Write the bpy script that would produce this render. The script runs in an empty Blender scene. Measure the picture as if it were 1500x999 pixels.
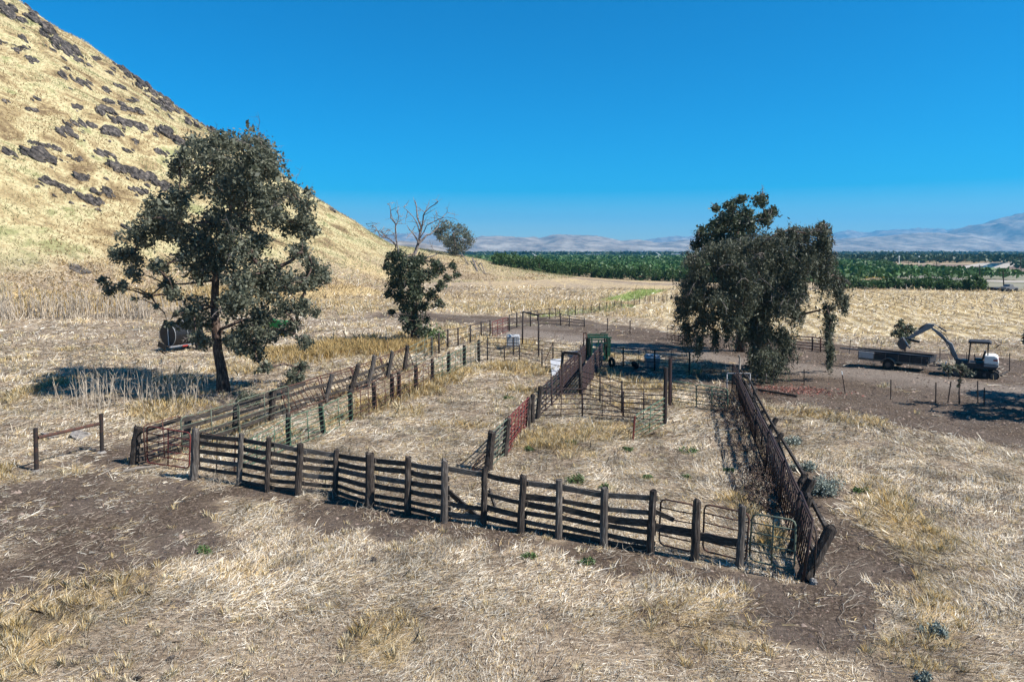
import bpy, math, random
import numpy as np
random.seed(7)
R = math.radians
rng = np.random.default_rng(11)
scn = bpy.context.scene
# ------------------------------------------------------------------ camera, sky, sun, exposure
CAMH = 8.0
PITCH = math.atan(129.5 / 1000.0)
cam_d = bpy.data.cameras.new('camera')
cam_d.lens = 24.0; cam_d.sensor_width = 36.0; cam_d.clip_start = 0.1; cam_d.clip_end = 60000
cam = bpy.data.objects.new('camera', cam_d); scn.collection.objects.link(cam)
cam.location = (0, 0, CAMH); cam.rotation_euler = (math.pi/2 - PITCH, 0, 0)
scn.camera = cam
SUN_EL, SUN_AZ = R(47), math.atan2(0.93, -0.37)
world = bpy.data.worlds.new('World'); scn.world = world; world.use_nodes = True
wn = world.node_tree; wn.nodes.clear()
sky = wn.nodes.new('ShaderNodeTexSky'); sky.sky_type = 'NISHITA'; sky.sun_disc = False
sky.sun_elevation = SUN_EL; sky.sun_rotation = SUN_AZ
sky.altitude = 300; sky.air_density = 1.0; sky.dust_density = 0.0; sky.ozone_density = 6.0
hsv = wn.nodes.new('ShaderNodeHueSaturation'); hsv.inputs['Saturation'].default_value = 1.95
hsv.inputs['Hue'].default_value = 0.497
bg = wn.nodes.new('ShaderNodeBackground'); bg.inputs['Strength'].default_value = 0.076
wo = wn.nodes.new('ShaderNodeOutputWorld')
wn.links.new(sky.outputs[0], hsv.inputs['Color']); wn.links.new(hsv.outputs[0], bg.inputs[0]); wn.links.new(bg.outputs[0], wo.inputs[0])
sun_d = bpy.data.lights.new('sun', 'SUN'); sun_d.energy = 5.0; sun_d.angle = R(0.5); sun_d.color = (1.0, 0.95, 0.88)
sun = bpy.data.objects.new('sun', sun_d); scn.collection.objects.link(sun)
from mathutils import Vector, Matrix
sdir = Vector((0.93*math.cos(SUN_EL), -0.37*math.cos(SUN_EL), math.sin(SUN_EL)))
sun.rotation_euler = sdir.to_track_quat('Z', 'Y').to_euler()
scn.view_settings.view_transform = 'Standard'; scn.view_settings.look = 'None'
scn.view_settings.exposure = 0.87; scn.view_settings.gamma = 1.0
scn.render.engine = 'CYCLES'
scn.cycles.use_denoising = True; scn.cycles.denoising_prefilter = 'ACCURATE'; scn.cycles.max_bounces = 6; scn.cycles.diffuse_bounces = 2; scn.cycles.glossy_bounces = 2
scn.cycles.transmission_bounces = 3; scn.cycles.volume_bounces = 0; scn.cycles.transparent_max_bounces = 6

# ------------------------------------------------------------------ noise
_P = np.random.default_rng(3).random((256, 256))
def vnoise(x, y):
    xi = np.floor(x).astype(np.int64); yi = np.floor(y).astype(np.int64)
    fx = x - xi; fy = y - yi
    fx = fx*fx*(3-2*fx); fy = fy*fy*(3-2*fy)
    a = _P[xi & 255, yi & 255]; b = _P[(xi+1) & 255, yi & 255]
    c = _P[xi & 255, (yi+1) & 255]; d = _P[(xi+1) & 255, (yi+1) & 255]
    return (a*(1-fx)+b*fx)*(1-fy) + (c*(1-fx)+d*fx)*fy - 0.5
def fbm(x, y, s, o=3):
    r = 0; a = 1.0
    for k in range(o):
        r = r + a*vnoise(x/s+17.3*k, y/s-9.1*k); s = s*0.5; a *= 0.5
    return r
def sstep(a, b, x):
    t = np.clip((x-a)/(b-a), 0, 1); return t*t*(3-2*t)
# ------------------------------------------------------------------ terrain height
def terrain(x, y):
    x = np.asarray(x, float); y = np.asarray(y, float)
    r = np.hypot(x+220, y-200)
    hc = 0.658*(197.6-r)
    hc = hc + sstep(0, 30, hc)*(fbm(x, y, 40, 4)*6.2 + fbm(x, y, 8, 3)*1.5)
    cone = np.where(hc > 40, hc, np.log1p(np.exp(np.minimum(hc, 40)*0.30))/0.30)
    spur = 9.6*np.exp(-((x+38)/40)**2 - ((y-205)/38)**2)
    hill = np.maximum(cone, spur) + 0.8*np.exp(-np.abs(cone-spur)/2.0)*sstep(1, 5, np.minimum(cone, spur))
    near = 1 - sstep(90, 150, np.hypot(x, y))
    small = near*(fbm(x, y, 9, 2)*0.35 + fbm(x, y, 1.6, 2)*0.07)
    # low bank behind the hitching rail and under the left tree
    small = small + near*0.35*np.exp(-((x+22)/5)**2 - ((y-30)/3.5)**2)
    return hill + small
_s, _c = math.sin(PITCH), math.cos(PITCH)
def ray(px, py):
    u = (px-750)/1000.0; v = (py-499.5)/1000.0
    return np.array((u, _c - v*_s, -_s - v*_c))
_T = 6.0*np.exp(np.linspace(0, math.log(3000/6.0), 700))
def G(px, py):
    """ground point seen at a spot of the survey photograph"""
    d = ray(px, py)
    z = CAMH + _T*d[2]; h = terrain(_T*d[0], _T*d[1])
    w = np.nonzero(z < h)[0]
    if len(w) == 0 or w[0] == 0:
        t = _T[-1]
    else:
        i = w[0]; a = z[i-1]-h[i-1]; b = h[i]-z[i]
        t = _T[i-1] + (_T[i]-_T[i-1])*a/(a+b)
    x, y = t*d[0], t*d[1]
    return Vector((x, y, float(terrain(x, y))))
def at(px, py, Y):
    d = ray(px, py); t = Y/d[1]
    return Vector((t*d[0], Y, CAMH+t*d[2]))
def up(bx, by, tx, ty, dy=0):
    b = G(bx, by); return b, at(tx, ty, b.y+dy)

# ------------------------------------------------------------------ object helpers
COL = scn.collection
def tag(o, label=None, cat=None, group=None, kind=None):
    if label: o['label'] = label
    if cat: o['category'] = cat
    if group: o['group'] = group
    if kind: o['kind'] = kind
    return o
def empty(name, loc, label=None, cat=None, group=None, rz=0):
    o = bpy.data.objects.new(name, None); COL.objects.link(o)
    o.location = loc; o.rotation_euler = (0, 0, rz); o.empty_display_size = 0.3
    return tag(o, label, cat, group)
def copy_tree(o, parent=None):
    c = o.copy(); COL.objects.link(c)
    if parent: c.parent = parent
    for ch in list(o.children): copy_tree(ch, c)
    return c
def _link(name, me, mat, parent):
    if mat: me.materials.append(mat)
    o = bpy.data.objects.new(name, me); COL.objects.link(o)
    if parent: o.parent = parent
    return o
class MB:
    def __init__(s): s.V = []; s.F = []
    def add(s, vs, fs):
        n = len(s.V); s.V += [Vector(v) for v in vs]; s.F += [tuple(n+i for i in f) for f in fs]
    def tube(s, pts, r, n=6, cap=True, sq=False, jit=0.0):
        pts = [Vector(p) for p in pts]
        if not hasattr(r, '__len__'): r = [r]*len(pts)
        vs = []; fs = []
        prev = None
        for i, p in enumerate(pts):
            t = (pts[min(i+1, len(pts)-1)] - pts[max(i-1, 0)])
            if t.length < 1e-6: t = Vector((0, 0, 1))
            t.normalize()
            if prev is None:
                a = t.cross(Vector((0, 0, 1)))
                if a.length < 0.05: a = t.cross(Vector((0, 1, 0)))
                a.normalize()
            else:
                a = prev - t*prev.dot(t); a.normalize()
            prev = a; b = t.cross(a)
            for k in range(n):
                an = 2*math.pi*(k+0.5)/n
                ca, sa = math.cos(an), math.sin(an)
                rr = r[i]
                if sq:
                    m = max(abs(ca), abs(sa)); rr = rr/m*(0.72 + 0.28*m) if n > 4 else rr*1.2
                rr *= 1 + random.uniform(-jit, jit)
                vs.append(p + a*ca*rr + b*sa*rr)
        for i in range(len(pts)-1):
            for k in range(n):
                k2 = (k+1) % n
                fs.append((i*n+k, i*n+k2, (i+1)*n+k2, (i+1)*n+k))
        if cap:
            fs.append(tuple(range(n))[::-1]); fs.append(tuple((len(pts)-1)*n+k for k in range(n)))
        s.add(vs, fs); return s
    def beam(s, p0, p1, w, h, upv=(0, 0, 1), seg=1, jit=0.0, sag=0.0):
        """rectangular board from p0 to p1: w across, h along upv"""
        p0 = Vector(p0); p1 = Vector(p1); t = (p1-p0).normalized()
        u = Vector(upv); u = u - t*u.dot(t)
        if u.length < 0.05: u = Vector((0, 1, 0)) - t*t.y
        u.normalize(); a = t.cross(u)
        vs = []; fs = []
        for i in range(seg+1):
            f = i/seg; c = p0.lerp(p1, f) - Vector((0, 0, sag*4*f*(1-f))) + u*random.uniform(-jit, jit)
            hh = h*(1+random.uniform(-jit, jit)*2); ww = w
            for (x, y) in ((-1, -1), (1, -1), (1, 1), (-1, 1)):
                vs.append(c + a*x*ww/2 + u*y*hh/2)
        for i in range(seg):
            for k in range(4):
                k2 = (k+1) % 4; fs.append((i*4+k, i*4+k2, (i+1)*4+k2, (i+1)*4+k))
        fs.append((3, 2, 1, 0)); n = seg*4; fs.append((n, n+1, n+2, n+3))
        s.add(vs, fs); return s
    def post(s, b, t, r, jit=0.07):
        """weathered squarish timber post with an uneven top"""
        b = Vector(b); t = Vector(t); ax = (t-b)
        n = 6; pts = []; rs = []
        for i in range(n):
            f = i/(n-1); p = b.lerp(t, f) + Vector((random.uniform(-1, 1), random.uniform(-1, 1), 0))*r*0.12
            pts.append(p); rs.append(r*(1.06-0.12*f)*(1+random.uniform(-.05, .05)))
        s.tube([b - ax.normalized()*0.25] + pts + [t + ax.normalized()*r*0.12], [r*1.1]+rs+[r*0.75], n=8, sq=True, jit=jit)
        for k in range(8):
            s.V[-1-k].z += random.uniform(-0.5, 0.3)*r
        return s
    def box(s, c, d, rz=0):
        c = Vector(c); M = Matrix.Rotation(rz, 3, 'Z'); x, y, z = d[0]/2, d[1]/2, d[2]/2
        vs = [c + M @ Vector(v) for v in ((-x,-y,-z),(x,-y,-z),(x,y,-z),(-x,y,-z),(-x,-y,z),(x,-y,z),(x,y,z),(-x,y,z))]
        s.add(vs, [(3,2,1,0),(4,5,6,7),(0,1,5,4),(1,2,6,5),(2,3,7,6),(3,0,4,7)]); return s
    def prism(s, poly, y0, y1):
        """outline in x,z extruded between two y values"""
        n = len(poly)
        s.add([(p[0], y0, p[1]) for p in poly]+[(p[0], y1, p[1]) for p in poly],
              [tuple(range(n)), tuple(range(2*n-1, n-1, -1))]+[(i, i+n, (i+1) % n+n, (i+1) % n) for i in range(n)])
        return s
    def disc(s, c, r, axis, w, n=20, r2=None):
        c = Vector(c); a = Vector(axis).normalized()*w/2
        s.tube([c-a, c+a], [r, r2 or r], n=n); return s
    def build(s, name, mat, parent=None, smooth=False, bevel=0, label=None):
        off = Vector(parent_world(parent)) if parent else Vector((0, 0, 0))
        me = bpy.data.meshes.new(name)
        me.from_pydata([tuple(v-off) for v in s.V], [], s.F); me.update()
        if smooth:
            me.polygons.foreach_set('use_smooth', [True]*len(me.polygons))
        o = _link(name, me, mat, parent)
        if bevel:
            m = o.modifiers.new('bevel', 'BEVEL'); m.width = bevel; m.segments = 2; m.limit_method = 'ANGLE'
        if label: o['label'] = label
        return o
    def local(s, name, mat, parent=None, smooth=False, bevel=0, label=None):
        """same, vertices already in the parent's own space"""
        me = bpy.data.meshes.new(name); me.from_pydata([tuple(v) for v in s.V], [], s.F); me.update()
        if smooth: me.polygons.foreach_set('use_smooth', [True]*len(me.polygons))
        o = _link(name, me, mat, parent)
        if bevel:
            m = o.modifiers.new('bevel', 'BEVEL'); m.width = bevel; m.segments = 2; m.limit_method = 'ANGLE'
        if label: o['label'] = label
        return o
def parent_world(p):
    v = Vector((0, 0, 0))
    while p: v += Vector(p.location); p = p.parent
    return v
def mesh_np(name, V, F, mat, col=None, parent=None, smooth=False, cname='Col'):
    """fast mesh from arrays, all faces with the same number of corners"""
    V = np.asarray(V, np.float32); F = np.asarray(F, np.int32)
    if parent: V = V - np.array(parent_world(parent), np.float32)
    k = F.shape[1]; me = bpy.data.meshes.new(name)
    me.vertices.add(len(V)); me.vertices.foreach_set('co', V.ravel())
    me.loops.add(F.size); me.loops.foreach_set('vertex_index', F.ravel())
    me.polygons.add(len(F)); me.polygons.foreach_set('loop_start', np.arange(0, F.size, k, dtype=np.int32))
    if smooth: me.polygons.foreach_set('use_smooth', np.ones(len(F), bool))
    for nm, c in ((cname, col),) if not isinstance(col, dict) else col.items():
        if c is None: continue
        at_ = me.color_attributes.new(nm, 'FLOAT_COLOR', 'POINT')
        cc = np.ones((len(V), 4), np.float32); cc[:, :c.shape[1]] = c
        at_.data.foreach_set('color', cc.ravel())
    me.update(calc_edges=True); me.validate()
    return _link(name, me, mat, parent)

# ------------------------------------------------------------------ materials
class NT:
    def __init__(s, name, rough=0.9, spec=0.2):
        s.m = bpy.data.materials.new(name); s.m.use_nodes = True; s.t = s.m.node_tree; s.N = s.t.nodes; s.L = s.t.links
        s.b = s.N['Principled BSDF']; s.b.inputs['Roughness'].default_value = rough
        s.b.inputs['Specular IOR Level'].default_value = spec
        s.geo = s.N.new('ShaderNodeNewGeometry')
    def n(s, typ, **k):
        o = s.N.new(typ)
        for a, v in k.items(): setattr(o, a, v)
        return o
    def link(s, a, b): s.L.new(a, b)
    def pos(s, scale=(1, 1, 1), rot=0):
        mp = s.n('ShaderNodeMapping'); mp.inputs['Scale'].default_value = scale; mp.inputs['Rotation'].default_value = (0, 0, rot)
        s.link(s.geo.outputs['Position'], mp.inputs['Vector']); return mp.outputs[0]
    def obj(s, scale=(1, 1, 1)):
        tc = s.n('ShaderNodeTexCoord'); mp = s.n('ShaderNodeMapping'); mp.inputs['Scale'].default_value = scale
        s.link(tc.outputs['Object'], mp.inputs['Vector']); return mp.outputs[0]
    def noise(s, vec, scale, detail=4, rough=0.55, dist=0.0):
        o = s.n('ShaderNodeTexNoise'); o.inputs['Scale'].default_value = scale; o.inputs['Detail'].default_value = detail
        o.inputs['Roughness'].default_value = rough; o.inputs['Distortion'].default_value = dist
        s.link(vec, o.inputs['Vector']); return o.outputs['Fac']
    def ramp(s, fac, stops, interp='LINEAR'):
        o = s.n('ShaderNodeValToRGB'); o.color_ramp.interpolation = interp; e = o.color_ramp.elements
        while len(e) < len(stops): e.new(0.5)
        for i, (p, c) in enumerate(stops):
            e[i].position = p
            e[i].color = (c, c, c, 1) if not hasattr(c, '__len__') else (*c, 1)
        s.link(fac, o.inputs[0]); return o.outputs[0]
    def mix(s, f, a, b, mode='MIX'):
        o = s.n('ShaderNodeMix'); o.data_type = 'RGBA'; o.blend_type = mode
        for sock, v in ((o.inputs[0], f), (o.inputs[6], a), (o.inputs[7], b)):
            if hasattr(v, 'is_linked'): s.link(v, sock)
            elif hasattr(v, '__len__'): sock.default_value = (*v, 1)
            else: sock.default_value = v
        return o.outputs[2]
    def math(s, op, a, b=0.0, c=None, clamp=False):
        o = s.n('ShaderNodeMath', operation=op); o.use_clamp = clamp
        for i, v in enumerate((a, b, c)):
            if v is None: continue
            if hasattr(v, 'is_linked'): s.link(v, o.inputs[i])
            else: o.inputs[i].default_value = v
        return o.outputs[0]
    def color(s, v):
        if hasattr(v, 'is_linked'): s.link(v, s.b.inputs['Base Color'])
        else: s.b.inputs['Base Color'].default_value = (*v, 1)
    def bump(s, h, strength=0.5, dist=0.05):
        o = s.n('ShaderNodeBump'); o.inputs['Strength'].default_value = strength; o.inputs['Distance'].default_value = dist
        s.link(h, o.inputs['Height']); s.link(o.outputs[0], s.b.inputs['Normal'])
    def attr(s, name):
        o = s.n('ShaderNodeAttribute', attribute_name=name); return o
def wood_mat(name, c0, c1, c2, grain):
    m = NT(name, 0.9, 0.15)
    f = m.noise(m.pos(grain), 3.0, 6, 0.65, 0.3); g = m.noise(m.pos(), 1.3, 3)
    col = m.ramp(f, [(0.3, c0), (0.5, c1), (0.72, c2)])
    col = m.mix(m.ramp(g, [(0.35, 0.0), (0.7, 0.6)]), col, c0)
    m.color(col); m.bump(f, 0.8, 0.02); return m.m
M = {}
M['post'] = wood_mat('weathered_post', (.016, .013, .012), (.052, .042, .036), (.17, .145, .125), (9, 9, 1.2))
M['board'] = wood_mat('weathered_board', (.018, .015, .013), (.058, .049, .043), (.16, .145, .13), (2, 2, 14))
M['greywood'] = wood_mat('grey_wood', (.10, .085, .07), (.22, .19, .16), (.38, .34, .29), (2, 2, 10))
def paint(name, c, rust, amount=0.5, rough=0.6, metal=0.0):
    m = NT(name, rough, 0.35)
    f = m.noise(m.pos(), 5.0, 5, 0.7)
    m.color(m.mix(m.ramp(f, [(amount-0.08, 1.0), (amount+0.08, 0.0)]), c, rust)); m.b.inputs['Metallic'].default_value = metal
    m.bump(f, 0.15, 0.01); return m.m
M['rust'] = paint('rusty_pipe', (.05, .028, .022), (.10, .042, .028), 0.5, 0.8)
M['darkpipe'] = paint('dark_pipe', (.022, .018, .017), (.055, .028, .02), 0.42, 0.75)
M['redpipe'] = paint('red_pipe', (.14, .024, .02), (.09, .035, .025), 0.45, 0.65)
M['purplepipe'] = paint('maroon_pipe', (.042, .021, .021), (.025, .016, .014), 0.5, 0.7)
M['greenpipe'] = paint('green_pipe', (.06, .12, .075), (.11, .07, .05), 0.40, 0.6)
M['greygreen'] = paint('grey_green_pipe', (.10, .125, .09), (.11, .075, .055), 0.42, 0.6)
M['galv'] = paint('galvanised_pipe', (.33, .34, .34), (.2, .17, .15), 0.38, 0.5)
M['darkgreen'] = paint('chute_green', (.012, .062, .036), (.03, .03, .022), 0.38, 0.55)
M['tgreen'] = paint('tractor_green', (.02, .13, .03), (.03, .08, .03), 0.3, 0.4)
M['yellow'] = paint('yellow_rim', (.75, .55, .03), (.5, .35, .03), 0.3, 0.45)
M['white'] = paint('white_paint', (.72, .72, .70), (.45, .43, .40), 0.36, 0.45)
M['grey'] = paint('grey_paint', (.20, .205, .22), (.10, .10, .11), 0.38, 0.5)
M['tred'] = paint('red_paint', (.30, .035, .025), (.2, .04, .03), 0.3, 0.5)
M['black'] = paint('black_plastic', (.012, .012, .013), (.03, .028, .025), 0.3, 0.45)
M['rubber'] = paint('rubber', (.014, .013, .013), (.05, .043, .036), 0.42, 0.85)
M['steel'] = paint('worn_steel', (.07, .065, .065), (.13, .10, .08), 0.45, 0.5)
M['tarp'] = paint('white_sheet', (.42, .43, .45), (.28, .28, .28), 0.4, 0.7)
M['darkwall'] = paint('dark_side_panel', (.028, .028, .032), (.05, .045, .04), 0.4, 0.7)
M['post2'] = wood_mat('grey_weathered_post', (.035, .030, .027), (.10, .086, .076), (.26, .235, .21), (8, 8, 1.0))
M['board2'] = wood_mat('grey_weathered_board', (.035, .031, .028), (.10, .09, .082), (.24, .225, .205), (2, 2, 14))
def rock_mat(name, a, b, c):
    m = NT(name, 0.95, 0.15)
    f = m.noise(m.pos(), 1.2, 8, 0.7); m.color(m.ramp(f, [(0.35, a), (0.52, b), (0.7, c)]))
    m.bump(f, 0.9, 0.4); return m.m
M['rock'] = rock_mat('dark_rock', (.020, .018, .017), (.075, .065, .058), (.26, .22, .185))
M['palerock'] = rock_mat('pale_rock', (.16, .14, .13), (.28, .26, .24), (.42, .39, .36))
def leaf_mat(name, c0, c1, trans=0.25):
    m = NT(name, 0.55, 0.35)
    a = m.attr('Col')
    col = m.mix(m.n('ShaderNodeSeparateColor').outputs[0], c0, c1)
    sp = [n for n in m.N if n.type == 'SEPARATE_COLOR'][0]; m.link(a.outputs['Color'], sp.inputs[0])
    m.color(col)
    t = m.n('ShaderNodeBsdfTranslucent'); m.link(col, t.inputs[0])
    mx = m.n('ShaderNodeMixShader'); mx.inputs[0].default_value = trans
    m.link(m.b.outputs[0], mx.inputs[1]); m.link(t.outputs[0], mx.inputs[2])
    m.link(mx.outputs[0], m.N['Material Output'].inputs['Surface'])
    return m.m
M['leaf_dark'] = leaf_mat('eucalyptus_leaf', (.040, .050, .030), (.25, .255, .18), .35)
M['leaf_deep'] = leaf_mat('deep_green_leaf', (.022, .034, .017), (.115, .135, .075))
M['leaf_drab'] = leaf_mat('drab_leaf', (.032, .040, .022), (.155, .160, .105))
M['leaf_mid'] = leaf_mat('orchard_leaf', (.030, .068, .018), (.095, .165, .045))
M['leaf_sage'] = leaf_mat('sage_leaf', (.13, .16, .13), (.33, .36, .31), 0.15)
M['leaf_fresh'] = leaf_mat('weed_leaf', (.05, .10, .03), (.14, .20, .07))
def bark(name, a, b, c):
    m = NT(name, 0.95, 0.1); f = m.noise(m.pos((6, 6, 1.5)), 2.0, 5, 0.65)
    m.color(m.ramp(f, [(0.35, a), (0.5, b), (0.68, c)])); m.bump(f, 0.8, 0.04); return m.m
M['bark'] = bark('brown_bark', (.035, .024, .02), (.09, .062, .05), (.22, .165, .135))
M['deadbark'] = bark('bleached_bark', (.09, .07, .06), (.19, .16, .145), (.36, .32, .29))
def attr_mat(name, rough=0.85, trans=0.0):
    m = NT(name, rough, 0.2); a = m.attr('Col'); m.color(a.outputs['Color'])
    if trans:
        t = m.n('ShaderNodeBsdfTranslucent'); m.link(a.outputs['Color'], t.inputs[0])
        mx = m.n('ShaderNodeMixShader'); mx.inputs[0].default_value = trans
        m.link(m.b.outputs[0], mx.inputs[1]); m.link(t.outputs[0], mx.inputs[2])
        m.link(mx.outputs[0], m.N['Material Output'].inputs['Surface'])
    return m.m
M['straw'] = attr_mat('dry_straw', 0.7, 0.25)

# ------------------------------------------------------------------ ground masks
def seg_dist(x, y, pts):
    d = np.full(x.shape, 1e9)
    for (ax, ay), (bx, by) in zip(pts[:-1], pts[1:]):
        vx, vy = bx-ax, by-ay; L = vx*vx+vy*vy+1e-9
        t = np.clip(((x-ax)*vx+(y-ay)*vy)/L, 0, 1)
        d = np.minimum(d, np.hypot(x-ax-t*vx, y-ay-t*vy))
    return d
def stroke(pp): return [tuple(G(*p)[:2]) for p in pp]
DIRT = [(stroke([(235, 712), (440, 740), (650, 775), (870, 810), (1080, 848), (1190, 880)]), .62, .9),
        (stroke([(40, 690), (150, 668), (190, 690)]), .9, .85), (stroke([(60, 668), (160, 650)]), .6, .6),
        (stroke([(1225, 790), (1260, 880), (1180, 905)]), 1.25, .95),
        (stroke([(1180, 700), (1215, 780)]), 1.1, .7),
        (stroke([(-60, 735), (110, 715), (215, 718), (240, 780), (120, 830), (-40, 870)]), 1.9, .93),
        (stroke([(30, 760), (120, 780)]), 2.2, .93),
        (stroke([(1230, 850), (1270, 930), (1330, 1010)]), .55, .6),
        (stroke([(585, 462), (700, 470), (800, 472), (900, 486), (1010, 500), (1120, 515), (1250, 530), (1420, 552), (1600, 582)]), 4.8, .97),
        (stroke([(760, 482), (900, 498), (1060, 520), (1200, 540), (1350, 560), (1560, 590)]), 4.4, 1.0),
        (stroke([(1170, 562), (1300, 582), (1420, 600), (1600, 625)]), 3.9, 1.15),
        (stroke([(900, 540), (1040, 560), (1130, 570)]), 2.6, .8),
        (stroke([(1140, 578), (1230, 590), (1330, 610), (1480, 634), (1620, 652)]), 2.3, 1.1),
        (stroke([(930, 470), (985, 445), (1010, 436)]), 4.0, .35),
        (stroke([(-40, 515), (90, 505), (190, 495)]), 1.6, .45),
        (stroke([(470, 470), (540, 468)]), 2.6, .5),
        (stroke([(-20, 492), (230, 484)]), 2.6, .45),
        (stroke([(1000, 418), (900, 412), (800, 402)]), 3.0, .5),
        (stroke([(1230, 427), (1480, 432)]), 2.6, .6),
        (stroke([(1170, 508), (1240, 514), (1400, 524), (1560, 545)]), 3.2, 1.1),
        (stroke([(290, 560), (400, 590), (300, 620)]), 1.6, .45)]
GOLD = [(stroke([(440, 522), (520, 508), (590, 512)]), 3.4, 1.5),
        (stroke([(-60, 452), (100, 448), (260, 440), (420, 432), (520, 425)]), 5.0, 1.0),
        (stroke([(430, 640), (560, 595), (680, 545)]), .9, .8),
        (stroke([(730, 540), (800, 545)]), 1.6, .7),
        (stroke([(800, 640), (900, 630)]), 1.4, .5),
        (stroke([(0, 940), (60, 900), (150, 850)]), 1.5, .55),
        (stroke([(1090, 740), (1130, 800)]), .7, .9),
        (stroke([(1000, 930), (1120, 900)]), 1.3, .35),
        (stroke([(1330, 860), (1380, 980)]), .9, .5),
        (stroke([(1300, 800), (1290, 720)]), .8, .4),
        (stroke([(650, 480), (760, 512)]), 1.6, .4),
        (stroke([(870, 540), (960, 570)]), 1.2, .5),
        (stroke([(240, 600), (330, 620)]), 1.8, .6),
        (stroke([(940, 462), (1010, 455)]), 5, .5)]
GREEN = [(stroke([(905, 440), (955, 425)]), 2.8, 1.15),
         (stroke([(800, 462), (870, 455), (910, 448)]), 2.6, .65),
         (stroke([(745, 478), (790, 474)]), 1.4, .5)]
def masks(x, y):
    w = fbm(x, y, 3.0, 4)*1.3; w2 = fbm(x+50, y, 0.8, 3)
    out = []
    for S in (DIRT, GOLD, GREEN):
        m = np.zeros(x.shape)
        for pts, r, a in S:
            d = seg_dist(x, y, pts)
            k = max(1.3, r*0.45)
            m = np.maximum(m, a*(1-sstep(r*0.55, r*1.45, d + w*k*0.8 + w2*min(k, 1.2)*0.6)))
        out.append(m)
    # ploughed stubble field on the right (along a direction), grazed hill
    out[1] = np.maximum(out[1], .62*sstep(.22, .6, fbm(x-210, y+77, 3.6, 4))*(1-out[0]))
    out[1] = np.maximum(out[1], (.42+.3*fbm(x, y-300, 16, 3))*sstep(78, 105, y)*(1-out[0]))
    field = sstep(12, 22, x)*sstep(62, 68, y + (x-30)*0.12)*(1-sstep(142, 150, y))
    hill = sstep(3, 10, terrain(x, y))
    # patches of straw survive on the trodden dirt
    out[0] = np.clip(out[0] - 0.8*np.clip(fbm(x+31, y-12, 1.9, 3)-.12, 0, 1)*(out[0] < .95), 0, 1)
    return out[0], out[1], out[2], field, hill
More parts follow.
